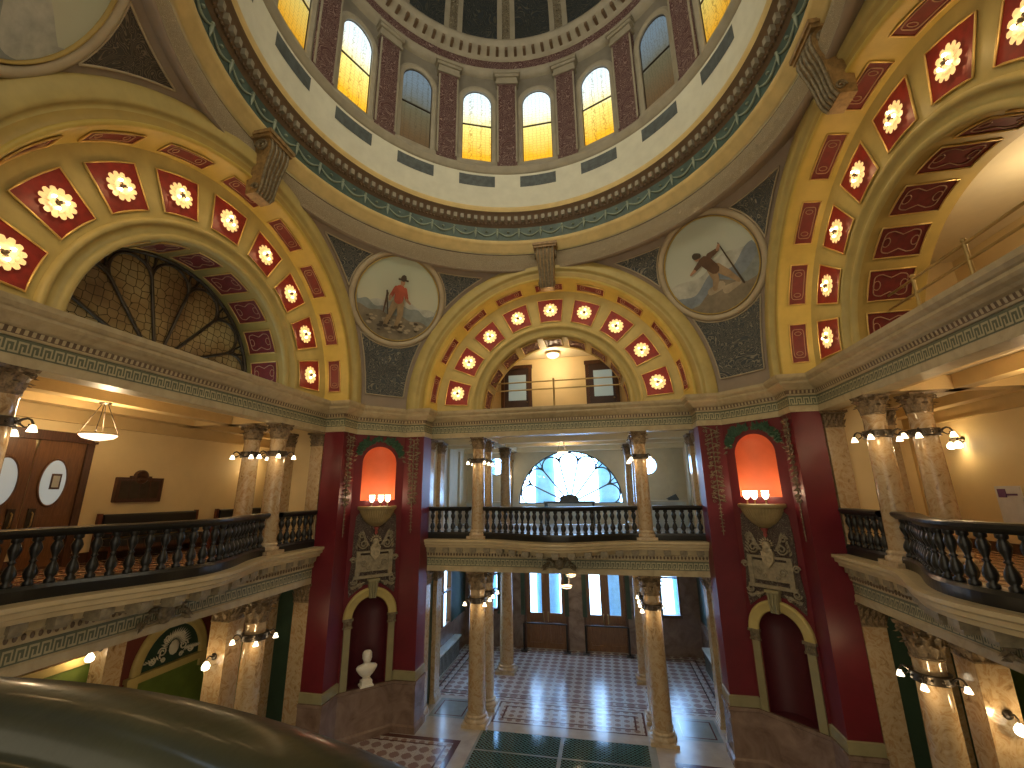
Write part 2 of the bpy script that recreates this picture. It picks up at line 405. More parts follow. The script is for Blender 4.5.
# corner piers: return faces, flanks and niche faces, red above a marble wainscot
PN = {('left', 'far'): 0, ('far', 'right'): 1, ('right', 'near'): 2, ('near', 'left'): 3}
ZW = 1.28
DH = (R0 - B) / math.sqrt(2)              # half width of the niche face = .785
def diagM(k):
    """local frame of the niche face of pier k: x along the face, y outwards from the middle of the hall, z up"""
    c = (R0 + B) / 2
    az = [135, 45, -45, -135][k]
    Mx = Matrix.Translation((c * math.copysign(1, math.cos(math.radians(az))), c * math.copysign(1, math.sin(math.radians(az))), 0)) @ Matrix.Rotation(math.radians(az - 90), 4, 'Z')
    return Mx
def niche_wall(mb, T, half=.785, lo=ZW, hi=ZU, holes=((.52, 1.28, 3.07), (.53, 6.30, 7.42)), n=16):
    us = sorted(set([-half, half] + [h[0] * math.cos(PI * i / (2 * n)) * s for h in holes for i in range(n + 1) for s in (-1, 1)]))
    for u0, u1 in zip(us, us[1:]):
        if u1 - u0 < 1e-6: continue
        zl0 = zl1 = lo; mid = (u0 + u1) / 2
        for r, b0, sp in holes:
            if abs(mid) < r:
                if b0 > min(zl0, zl1) + 1e-4: mb.add([(u0, 0, zl0), (u1, 0, zl1), (u1, 0, b0), (u0, 0, b0)], [(0, 1, 2, 3)], False, T)
                zl0 = sp + math.sqrt(max(0, r * r - u0 * u0)); zl1 = sp + math.sqrt(max(0, r * r - u1 * u1))
        mb.add([(u0, 0, zl0), (u1, 0, zl1), (u1, 0, hi), (u0, 0, hi)], [(0, 1, 2, 3)], False, T)
def niche_shell(r, z0, sp, T, depth=.42):
    mb = MB(); n = 32; rows = []
    zs = [z0] + [sp]
    for z in zs: rows.append([(r * math.cos(PI * i / n), depth / r * r * math.sin(PI * i / n), z) for i in range(n + 1)])
    for j in range(1, 17):
        t = PI / 2 * j / 16; rr = r * math.cos(t)
        rows.append([(rr * math.cos(PI * i / n), depth * math.cos(t) * math.sin(PI * i / n), sp + r * math.sin(t)) for i in range(n + 1)])
    mb.grid(rows, True, False, T)
    mb.add([(r * math.cos(PI * i / n), depth * math.sin(PI * i / n), z0) for i in range(n + 1)], [tuple(range(n + 1))], False, T)
    return mb
names4 = ['northwest', 'northeast', 'southeast', 'southwest']
for k in range(4):
    T = diagM(k)
    # corner k sits between side k and the side before it; path clockwise: ..., (-R1,A) (-R0,A) (-R0,B) | (-B,R0) (-A,R0) (-A,R1)
    loc = [(-R1, A), (-R0, A), (-R0, B), (-B, R0), (-A, R0), (-A, R1)]
    pts = []
    for x, y in loc:
        for _ in range(k): x, y = y, -x
        pts.append((x, y))
    mb = MB()
    for i in (0, 1, 3, 4):
        (x0, y0), (x1, y1) = pts[i], pts[i + 1]
        mb.add([(x0, y0, ZW), (x1, y1, ZW), (x1, y1, ZU), (x0, y0, ZU)], [(0, 1, 2, 3)])
    niche_wall(mb, T)
    wl = struct(mb.build('wall_' + names4[k], 'wallred'))
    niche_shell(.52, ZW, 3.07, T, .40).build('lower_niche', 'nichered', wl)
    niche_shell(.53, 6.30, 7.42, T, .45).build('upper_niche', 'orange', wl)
    w = MB(); w.sweep(pts, [(-.3, 0), (.10, 0), (.10, .16), (.05, .2), (.05, 1.18), (.08, 1.2), (.08, 1.27), (-.45, 1.28)])
    struct(w.build('wainscot', 'wains', wl))
    # olive moulding over the wainscot, broken by the niche
    for seg in (pts[:3], pts[3:]):
        g = MB(); g.sweep(seg, [(.0, 1.275), (.035, 1.28), (.035, 1.50), (.0, 1.52)]); g.build('olive_moulding', 'band', wl)
    g = MB()
    for s in (-1, 1): g.box(*sorted((s * .78, s * .74)), -.035, 0, 1.275, 1.50, T)
    g.build('olive_moulding', 'band', wl)
    # arched surround of the lower niche
    ar = thing('niche_surround', ['olive and cream arched surround round the bust niche, left red pier', 'olive and cream arched surround of the empty niche, right red pier',
        'arched surround in the red pier nearest on the right', 'arched surround in the red pier nearest on the left'][k], 'arch surround')
    for s in (-1, 1):
        g = MB(); g.box(*sorted((s * .54, s * .72)), -.05, 0, 1.28, 2.82, T); g.build('jamb', 'band', ar)
        g = MB(); g.box(*sorted((s * .50, s * .76)), -.08, 0, 2.82, 2.86, T); g.box(*sorted((s * .52, s * .74)), -.065, 0, 2.86, 3.02, T); g.box(*sorted((s * .49, s * .78)), -.10, 0, 3.02, 3.08, T)
        for j in range(5): g.leaf(T @ Vector((s * (.55 + .04 * j), -.065, 2.87)), (0, 0, 1), T.to_3x3() @ Vector((0, -1, 0)), .14, .05)
        g.build('impost_capital', 'leafg', ar)
    g = MB(); prof = [(.52, 0), (.52, -.05), (.56, -.07), (.68, -.07), (.70, -.09), (.75, -.09), (.77, -.05), (.77, 0)]
    g.grid([[(-r * math.cos(PI * i / 28), y, 3.07 + r * math.sin(PI * i / 28)) for r, y in prof] for i in range(29)], True, False, T)
    g.build('archivolt', 'yellow2', ar)
    g = MB(); g.prism([(-.09, 3.56), (.09, 3.56), (.14, 4.02), (-.14, 4.02)], -.16, 0, T); g.box(-.17, .17, -.19, 0, 4.02, 4.08, T)
    for s in (-.08, 0, .08): g.tube([(s * .7, -.165, 3.58), (s, -.2, 3.8), (s * 1.1, -.17, 4.0)], .025, 6, T)
    g.build('keystone_bracket', 'band', ar)

for k in range(4):   # unseen wall added behind each pier to block leaking daylight
    pts = []
    for x, y in ((-7.3, 4.58), (-4.58, 7.3)):
        for _ in range(k): x, y = y, -x
        pts.append((x, y))
    g = MB(); g.sweep(pts, [(0, 0), (0, 9.0), (-.2, 9.0), (-.2, 0)]); struct(g.build('wall_light_block_' + names4[k], 'mauve'))
# wall pieces behind the arches: spherical pendentives
RHO, ZC = 7.7, 9.255
def sph(az, z, off=0):
    D = math.sqrt(RHO * RHO - (z - ZC) ** 2)
    n = Vector((D * math.cos(az), D * math.sin(az), z - ZC)).normalized()
    return Vector((0, 0, ZC)) + n * (RHO - off)
def sphn(n, off=0): return Vector((0, 0, ZC)) + n * (RHO - off)
ARC_O = 4.76
pen_names = ['wall_pendentive_northwest', 'wall_pendentive_northeast', 'wall_pendentive_southeast', 'wall_pendentive_southwest']
for k in range(4):
    rows = []
    for i in range(33):
        z = 9.1 + (14.0 - 9.1) * i / 32
        D = math.sqrt(RHO * RHO - (z - ZC) ** 2)
        xb = math.sqrt(max(.15 ** 2, ARC_O ** 2 - max(0, z - ZS) ** 2))
        a0 = math.acos(-xb / D); a1 = PI - math.asin(xb / D)
        rows.append([sph(a0 + (a1 - a0) * j / 24 - PI / 2 * k, z) for j in range(25)])
    mb = MB(); mb.grid(rows)
    struct(mb.build(pen_names[k], 'mauve'))

# dome ring, drum and dome
DC = Vector((-.15, .05, 0)); TD = Matrix.Translation(DC)
def ring(name, mat, prof, seg=128, parent=None, smooth=True):
    mb = MB(); mb.lathe(prof, seg, TD, smooth, caps=False); o = mb.build(name, mat, parent)
    if not parent: struct(o)
    return o
ring('trim_2', 'mauve', [(6.5, 14.0), (6.05, 13.86), (5.90, 13.80), (5.86, 13.84)])
def seg_(a, b, n, f): return [f(a + (b - a) * i / n) for i in range(n + 1)]
ring('trim_3', 'torus', [(5.86, 13.84)] + [(5.90 - .10 * math.sin(PI * i / 10), 13.84 + .60 * i / 10) for i in range(1, 11)])
ring('trim_4', 'dentil', [(5.93, 14.43), (5.93, 14.50)])
ring('trim_5', 'stonegold', [(5.93, 14.50), (5.86, 14.50), (5.86, 14.58), (5.82, 14.60), (5.80, 14.72), (5.74, 14.76), (5.70, 14.84), (5.70, 14.90), (5.78, 14.93)])
gr = ring('trim_6', 'ringgreen', [(5.78, 14.93), (5.74, 15.42)])
b = MB()
for i in range(48):
    a0 = 2 * PI * i / 48; a1 = a0 + 2 * PI / 48
    b.tube([(5.74 * math.cos(a0 + (a1 - a0) * t), 5.74 * math.sin(a0 + (a1 - a0) * t), 15.30 - .20 * math.sin(PI * t)) for t in [j / 8 for j in range(9)]], [.014 + .02 * math.sin(PI * j / 8) for j in range(9)], 5, TD)
    b.tube([(5.73 * math.cos(a0), 5.73 * math.sin(a0), z) for z in (15.36, 15.2, 15.02)], [.035, .045, .008], 5, TD)
    b.ball((5.72 * math.cos(a0), 5.72 * math.sin(a0), 15.33), .045, 6, T=TD)
    am = (a0 + a1) / 2
    b.ball((5.73 * math.cos(am), 5.73 * math.sin(am), 15.26), .05, 6, (1, 1, .6), T=TD)
b.build('swag_relief', 'swag', gr)
dn = ring('trim_7', 'dentil', [(5.74, 15.42), (5.70, 15.46), (5.66, 15.52), (5.60, 15.55), (5.60, 15.72), (5.46, 15.80), (5.42, 15.84)])
b = MB()
for i in range(150):
    a = 2 * PI * i / 150; Tq = TD @ Matrix.Rotation(a, 4, 'Z')
    b.box(5.50, 5.64, -.055, .055, 15.56, 15.72, Tq)
b.build('dentil_row', 'drumstone', dn)
b = MB()
for i in range(300):
    a = 2 * PI * i / 300
    b.ball((5.63 * math.cos(a), 5.63 * math.sin(a), 15.50), .035, 5, T=TD)
b.build('rope_bead', 'dentil', dn)
ring('trim_8', 'stonegold', [(5.42, 15.84), (5.40, 15.90), (5.36, 15.96), (5.42, 16.02), (5.46, 16.06)])
fr = ring('trim_9', 'frieze', [(5.46, 16.06), (5.48, 17.40)])
b = MB()
for i in range(16):
    a = PI / 2 + 2 * PI * i / 16
    rows = [[(5.465 * math.cos(a + w), 5.465 * math.sin(a + w), z) for w in [(-.115 + .23 * j / 6) for j in range(7)]] for z in (16.86, 17.30)]
    b.grid(rows, True, False, TD)
b.build('slate_panel', 'slate', fr)
ring('trim_10', 'drumstone', [(5.48, 17.40), (5.42, 17.44), (5.42, 17.50), (5.35, 17.56), (5.35, 17.66), (5.42, 17.72), (5.75, 17.80)])
struct(ring('wall_drum', 'drum', [(5.78, 17.75), (5.78, 22.15)]))
ring('trim_11', 'drumstone', [(5.85, 21.95), (5.60, 22.02), (5.58, 22.16), (5.52, 22.2)])
kb = ring('trim_12', 'relmaroon', [(5.52, 22.2), (5.50, 22.52)])
co = ring('trim_13', 'drumstone', [(5.50, 22.52), (5.40, 22.58), (5.36, 22.66), (5.12, 22.78), (5.08, 22.84), (5.02, 22.94), (5.02, 23.02), (5.15, 23.1)])
b = MB()
for i in range(96):
    Tq = TD @ Matrix.Rotation(2 * PI * i / 96, 4, 'Z'); b.box(5.10, 5.40, -.05, .05, 22.62, 22.74, Tq)
b.build('modillion_row', 'dentil', co)
# dome shell with ribs
rows = [(5.15 * math.cos(t), 23.1 + 5.6 * math.sin(t)) for t in [PI / 2 * i / 20 * .98 for i in range(21)]]
dm = struct(ring('ceiling_dome', 'domeblue', rows))
for i in range(16):
    b = MB(); g = MB(); a = PI / 2 + PI / 16 + 2 * PI * i / 16; Tq = TD @ Matrix.Rotation(a, 4, 'Z')
    for w0, w1, q in ((-.34, -.15, .06), (.15, .34, .06)):
        b.grid([[( (r - q) , w * r / 5.15, z) for w in (w0, w1)] for r, z in rows[:18]], False, False, Tq)
        b.grid([[( (r - qq) , w1 * r / 5.15 if w0 > 0 else w0 * r / 5.15, z) for qq in (0, q)] for r, z in rows[:18]], False, False, Tq)
    g.grid([[( (r - .03), w * r / 5.15, z) for w in (-.15, .15)] for r, z in rows[:18]], False, False, Tq)
    for r, z in rows[1:14]:
        for q in (0, .5): g.ball((r - .04, 0, z + q * .3), .07 * r / 5.15, 6, T=Tq)
    b.build('rib', 'drumstone', dm); g.build('rib_garland', 'relgold', dm)

# drum windows, amber below and pale blue above, each with its frame
def stained(name, top, mid, low, s):
    m, nt, bs = newmat(name); v = coords(nt); sx = nt.nodes.new('ShaderNodeSeparateXYZ'); L(nt, v, sx.inputs[0])
    mr = nt.nodes.new('ShaderNodeMapRange'); mr.inputs[1].default_value = 18.0; mr.inputs[2].default_value = 21.2
    n = noise(nt, v, 3, 3); z = math_(nt, 'ADD', sx.outputs[2], math_(nt, 'MULTIPLY', math_(nt, 'SUBTRACT', n, .5), .6)); L(nt, z, mr.inputs[0])
    c = ramp(nt, mr.outputs[0], [(.1, low), (.48, mid), (.62, tuple((a + b) / 2 for a, b in zip(mid, top))), (.85, top)])
    # leaded scales
    vo = nt.nodes.new('ShaderNodeTexVoronoi'); vo.feature = 'DISTANCE_TO_EDGE'; vo.inputs['Scale'].default_value = 1; vo.inputs['Randomness'].default_value = .35
    L(nt, coords(nt, (7, 7, 9)), vo.inputs['Vector'])
    e = ramp(nt, vo.outputs['Distance'], [(.02, (.55, .50, .40)), (.07, (1, 1, 1))])
    mx = nt.nodes.new('ShaderNodeMix'); mx.data_type = 'RGBA'; mx.blend_type = 'MULTIPLY'; mx.inputs[0].default_value = 1
    L(nt, c, mx.inputs[6]); L(nt, e, mx.inputs[7])
    bs.inputs['Base Color'].default_value = (.05, .05, .04, 1); L(nt, mx.outputs[2], bs.inputs['Emission Color'])
    bs.inputs['Emission Strength'].default_value = s; bs.inputs['Roughness'].default_value = .3; return m
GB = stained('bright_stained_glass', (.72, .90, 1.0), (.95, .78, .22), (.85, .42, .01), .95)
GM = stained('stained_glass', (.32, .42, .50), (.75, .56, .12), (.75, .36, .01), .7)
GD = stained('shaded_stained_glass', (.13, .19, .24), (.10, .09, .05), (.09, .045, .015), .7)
GS = stained('boosted_stained_glass', (.95, .97, 1.0), (1.0, .88, .55), (1.0, .75, .35), 7.5)  # unseen near windows, glow boosted to fill the dome with light
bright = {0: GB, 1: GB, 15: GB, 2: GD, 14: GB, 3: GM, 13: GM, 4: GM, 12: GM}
for i in range(16):
    # i counts clockwise (seen from above) from the far side; 0 is straight ahead
    a = PI / 2 - 2 * PI * i / 16
    T = TD @ Matrix.Rotation(a - PI / 2, 4, 'Z') @ Matrix.Translation((0, 5.62, 0))
    g = {0: GB, 1: GB, 15: GB, 14: GD, 2: GD, 13: GM, 3: GM}.get(i, GM)
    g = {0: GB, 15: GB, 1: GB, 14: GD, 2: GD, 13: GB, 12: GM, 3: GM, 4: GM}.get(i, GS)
    hw, sp, bt = .54, 20.62, 18.0
    arcp = lambda r: [(r * math.cos(PI * j / 16), sp + r * math.sin(PI * j / 16)) for j in range(17)]
    outer = [(hw + .20, bt)] + arcp(hw + .20) + [(-hw - .20, bt)]; inner = [(hw, bt)] + arcp(hw) + [(-hw, bt)]
    fmb = MB(); rows = []
    for (xo, zo), (xi, zi) in zip(outer, inner):
        rows.append([(xo, .12, zo), (xo, -.02, zo), (xo * .6 + xi * .4, -.04, zo * .6 + zi * .4), (xi, .0, zi), (xi, .10, zi)])
    fmb.grid(rows, False, False, T); fmb.box(-hw - .22, hw + .22, -.08, .1, bt - .16, bt, T)
    wn = struct(fmb.build('window_%d' % (i + 1), 'drumstone'))
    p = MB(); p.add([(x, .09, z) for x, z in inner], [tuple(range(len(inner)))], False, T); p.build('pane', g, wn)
    q = MB()
    q.box(-hw, hw, .05, .08, 19.62, 19.67, T); q.tube([(x, .07, z) for x, z in inner], .022, 4, T); q.build('glazing_bar', 'bronze', wn)
    # relief pilaster between this window and the next
    T2 = TD @ Matrix.Rotation(a - PI / 2 - PI / 16, 4, 'Z') @ Matrix.Translation((0, 5.70, 0))
    pl = thing('drum_pilaster', 'maroon relief pilaster of the dome drum, %s' % ['right of the middle amber window', 'second to the right of the middle window', 'third to the right of the middle window', 'fourth to the right', 'fifth round to the right', 'sixth round to the right', 'near side, right of the dome axis', 'near side beside the dome axis',
        'near side left of the dome axis', 'near side, left', 'sixth round to the left', 'fifth round to the left', 'fourth to the left of the middle window', 'third to the left of the middle window', 'second to the left of the middle window', 'left of the middle amber window'][i], 'pilaster')
    pl.matrix_world = T2
    s = MB(); s.box(-.36, .36, -.16, .08, 17.78, 21.5); s.build('shaft', 'relmaroon', pl)
    s = MB(); s.box(-.42, .42, -.20, .08, 21.5, 21.62); s.box(-.39, .39, -.18, .08, 21.62, 21.8); s.box(-.45, .45, -.24, .08, 21.8, 21.92); s.box(-.5, .5, -.28, .08, 21.92, 22.05)
    s.build('capital', 'drumstone', pl)
    s = MB(); s.box(-.37, -.31, -.175, -.15, 18.0, 21.4); s.box(.31, .37, -.175, -.15, 18.0, 21.4); s.build('edge_fillet', 'drumstone', pl)

# ================================================================== GREAT ARCHES
SIDES = ['far', 'left', 'right']
sidename = {'far': 'straight ahead', 'left': 'on the left', 'right': 'on the right'}
def arcpt(r, deg, y):
    t = math.radians(deg); return (-r * math.cos(t), y, ZS + r * math.sin(t))
def coffer(arch, ang, hw, surf, fold, mat, nm, fr=.018, fw=.05, scroll=False):
    """surf(s)-> (r,y) for s 0..1 across the panel; hw half angle in degrees"""
    n = 6
    def P(s, w, off):
        (r, y), (r2, y2) = surf(s), surf(s + .01)
        tx, ty = r2 - r, y2 - y; l = math.hypot(tx, ty); nx, ny = (ty / l, -tx / l)
        if fold: nx, ny = fold
        return Vector(arcpt(r + nx * off, ang + w, y + ny * off))
    pan = MB(); pan.grid([[P(s / 4, -hw + 2 * hw * j / n, .004) for j in range(n + 1)] for s in range(5)], True)
    po = pan.build(nm, mat, arch)
    f = MB()
    loop = [P(0, -hw + 2 * hw * j / n, fr) for j in range(n)] + [P(j / 3, hw, fr) for j in range(3)] + [P(1, hw - 2 * hw * j / n, fr) for j in range(n)] + [P(1 - j / 3, -hw, fr) for j in range(3)]
    f.tube(loop, .018, 4, closed=True); f.build('gilt_frame', 'gold', po)
    if scroll:
        g = MB()
        for sc in ((.74, .70), ):
            lp = []
            for q in range(40):
                t = 2 * PI * q / 40; c, s_ = math.cos(t), math.sin(t)
                x = math.copysign(abs(c) ** .35, c) * sc[0]; y = math.copysign(abs(s_) ** .35, s_) * sc[1]
                if scroll == 2: y *= 1 - .35 * math.exp(-(x / .18) ** 2)
                lp.append(P(.5 + .5 * y, hw * x, .012) if scroll == 1 else P(.5 + .5 * x, hw * y, .012))
            g.tube(lp, .011, 4, closed=True)
            for e_ in (-1, 1):
                cc = []
                for q in range(10):
                    t = 2 * PI * q / 10
                    if scroll == 1: cc.append(P(.5 + .2 * math.cos(t), hw * (e_ * .52 + .10 * math.sin(t)), .012))
                    else: cc.append(P(.5 + e_ * .5 + .08 * math.cos(t) - e_ * .2, hw * .3 * math.sin(t), .012))
                g.tube(cc, .009, 4, closed=True)
        g.build('painted_scroll', M['scroll'], po)
M['scroll'] = plain('pink_cream_scroll_paint', (.42, .24, .14), .5)
arch0 = thing('great_arch', 'broad yellow coffered arch straight ahead, over the far gallery', 'arch')
mo = MB(); mo.arc([(4.88, 6.12), (4.88, 5.93), (4.84, 5.90), (4.58, 5.88), (4.53, 5.90), (4.52, 5.96), (4.46, 5.99), (4.44, 5.99)], -1, 181)
mo.build('outer_moulding', 'yellow2', arch0)
mo = MB(); mo.arc([(4.44, 5.99), (4.36, 6.01), (4.30, 5.99)], -1, 181); mo.build('shadow_groove', 'olive', arch0)
mo = MB(); mo.arc([(4.30, 5.99), (4.28, 5.96), (4.22, 5.97), (4.21, 6.02), (4.07, 6.66)], -1, 181); mo.build('soffit', 'yellow', arch0)
mo = MB(); mo.arc([(4.07, 6.66), (3.95, 6.68), (2.86, 6.74)], -1, 181); mo.build('face_band', 'yellow2', arch0)
mo = MB(); mo.arc([(2.86, 6.74), (2.84, 6.68), (2.79, 6.65), (2.74, 6.68), (2.73, 6.75), (2.58, 6.77), (2.57, 6.72), (2.50, 6.69), (2.45, 6.72), (2.45, 6.80)], -1, 181); mo.build('inner_moulding', 'yellow2', arch0)
mo = MB(); mo.arc([(2.45, 6.80), (2.45, 8.0), (2.62, 8.0)], -1, 181); mo.build('inner_soffit', 'olive', arch0)
for k in range(9):
    an = 10 + 20 * k
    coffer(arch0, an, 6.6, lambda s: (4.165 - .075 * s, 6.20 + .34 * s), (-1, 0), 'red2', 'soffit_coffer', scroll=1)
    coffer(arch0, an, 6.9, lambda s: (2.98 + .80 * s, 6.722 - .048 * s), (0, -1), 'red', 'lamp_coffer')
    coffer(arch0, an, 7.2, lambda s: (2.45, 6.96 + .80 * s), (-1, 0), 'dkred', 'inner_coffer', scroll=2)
arches = {'far': arch0}
for s in ('left', 'right'):
    a = copy_tree(arch0); a.rotation_euler = (0, 0, RZ[s]); arches[s] = a
arches['left']['label'] = 'broad yellow coffered arch on the left, round the dark leaded lunette'
arches['right']['label'] = 'broad yellow coffered arch on the right, rising out of the picture'

# sunburst lamps in the coffers: petalled glass, three bulbs and a dark boss
lamp0 = thing('sunburst_lamp', '', 'lamp')
g = MB()
for ringi, (r0, r1, n, z) in enumerate(((.05, .245, 12, .03), (.04, .15, 10, .055))):
    for j in range(n):
        t = 2 * PI * (j + .5 * ringi) / n; dt = PI / n
        pts = [(r0, t - dt * .7), (r0, t + dt * .7), (r1 * .8, t + dt), (r1, t + dt * .55), (r1 * 1.04, t), (r1, t - dt * .55), (r1 * .8, t - dt)]
        g.add([(r * math.cos(q), r * math.sin(q), z + (.02 if r > r0 else 0)) for r, q in pts], [tuple(range(7))])
g.build('petal_glass', 'petal', lamp0)
g = MB(); g.lathe([(.001, .14), (.022, .13), (.03, .10), (.02, .06), (.045, .03), (.06, .0)], 8)
for j in range(3):
    t = PI / 2 + 2 * PI * j / 3; g.tube([(0, 0, .07), (.05 * math.cos(t), .05 * math.sin(t), .10), (.085 * math.cos(t), .085 * math.sin(t), .08)], .012, 5)
g.build('boss', 'bronze', lamp0)
for j in range(3):
    t = PI / 2 + 2 * PI * j / 3; g = MB(); g.ball((.10 * math.cos(t), .10 * math.sin(t), .095), .028, 8); g.build('bulb', 'bulb', lamp0)
KC.clear()
ORD = ['first', 'second', 'third', 'fourth', 'fifth', 'sixth', 'seventh', 'eighth', 'ninth']
first = True
for s in SIDES:
    for k in range(9):
        lp = lamp0 if first else copy_tree(lamp0); first = False
        t = math.radians(10 + 20 * k)
        T = ROT[s] @ Matrix.Translation(arcpt(3.38, 10 + 20 * k, 6.70)) @ Matrix.Rotation(PI / 2, 4, 'X') @ Matrix.Rotation(PI / 2 - t + (PI if False else 0), 4, 'Z')
        lp.matrix_world = T
        lp['label'] = {'far': 'sunburst lamp, %s coffer from the left foot of the arch straight ahead',
                       'left': 'sunburst lamp, %s coffer from the near left foot of the left arch',
                       'right': 'sunburst lamp, %s coffer from the far foot of the right arch'}[s] % ORD[k]
        lp['group'] = 'sunburst lamps in the arch coffers'
        w = ROT[s] @ Vector(arcpt(3.36, 10 + 20 * k, 6.42)); point(w, 3.6, (1, .66, .30), .05)

# keystones: scrolled consoles bridging arch and ring
ks0 = thing('keystone_console', 'gilded scroll keystone over the arch straight ahead', 'keystone')
side = []
prof = [(6.1, 14.45), (5.62, 14.45), (5.57, 14.36), (5.56, 14.22), (5.60, 14.05), (5.66, 13.85), (5.71, 13.6), (5.74, 13.38), (5.77, 13.22), (5.84, 13.10), (6.1, 13.08)]
g = MB(); n = len(prof)
vs = []
for x in (-1, 1):
    for y, z in prof:
        w = .23 + .09 * (z - 13.08) / 1.45; vs.append((x * w, y, z))
g.add(vs, [tuple(range(n)), tuple(range(2 * n - 1, n - 1, -1))] + [(i, (i + 1) % n, n + (i + 1) % n, n + i) for i in range(n)])
g.build('block', 'keyb', ks0) if 'keyb' in M else g.build('block', 'capital', ks0)
g = MB()
for x in (-.8, -.4, 0, .4, .8):
    g.tube([((.23 + .09 * (z - 13.08) / 1.45) * x, y - .015, z) for y, z in prof[1:-1]], .035, 6)
g.build('fluting', 'leafg', ks0)
for x in (-1, 1):
    g = MB(); pts = []
    for q in range(22):
        t = q / 21 * 3.4 * PI; r = .16 * (1 - q / 26); pts.append((x * .34, 5.76 + r * math.cos(t), 14.25 + r * math.sin(t)))
    g.tube(pts, .03, 6); g.build('volute', 'leafg', ks0)
    g = MB(); pts = []
    for q in range(16):
        t = q / 15 * 3 * PI; r = .09 * (1 - q / 20); pts.append((x * .26, 5.86 + r * math.cos(t), 13.24 + r * math.sin(t)))
    g.tube(pts, .02, 6); g.build('volute', 'leafg', ks0)
g = MB(); g.box(-.38, .38, 5.54, 6.1, 14.45, 14.53); g.box(-.41, .41, 5.50, 6.1, 14.53, 14.62); g.build('cap', 'keyb', ks0)
KC.clear()
for s, lb in (('left', 'dark bronze scroll keystone over the left arch'), ('right', 'dark bronze scroll keystone over the right arch, near the picture top')):
    c = copy_tree(ks0); c.rotation_euler = (0, 0, RZ[s]); c['label'] = lb

# ------------------------------------------------------------------ medallions and relief spandrels
def smat(nm, c): M[nm] = plain(nm, c, .6, var=.12, vs=4)
def skymat(nm, top, low):
    m, nt, bs = newmat(nm); v = coords(nt); s = nt.nodes.new('ShaderNodeSeparateXYZ'); L(nt, v, s.inputs[0])
    mr = nt.nodes.new('ShaderNodeMapRange'); mr.inputs[1].default_value = -1.3; mr.inputs[2].default_value = 1.3
    z = math_(nt, 'ADD', s.outputs[1], math_(nt, 'MULTIPLY', math_(nt, 'SUBTRACT', noise(nt, v, 1.3, 5, .6), .5), 1.2)); L(nt, z, mr.inputs[0])
    L(nt, ramp(nt, mr.outputs[0], [(.2, low), (.55, tuple((a + b) / 2 for a, b in zip(top, low))), (.9, top)]), bs.inputs['Base Color']); bs.inputs['Roughness'].default_value = .6
    M[nm] = m
skymat('painted_sky', (.44, .50, .40), (.56, .54, .40))
skymat('painted_sky_grey', (.42, .47, .40), (.52, .54, .47))
for nm, c in (('painted_hills', (.22, .25, .24)), ('painted_bluehills', (.20, .24, .28)), ('painted_ground', (.20, .17, .12)), ('painted_rock', (.36, .30, .21)), ('painted_dark', (.06, .045, .03)),
              ('painted_redshirt', (.34, .075, .04)), ('painted_trousers', (.25, .18, .10)), ('painted_skin', (.36, .20, .12)), ('painted_brown', (.10, .055, .03)), ('painted_mist', (.42, .43, .38)), ('painted_buckskin', (.30, .21, .12))): smat(nm, c)
AZ = [135, 45, -45, -135]
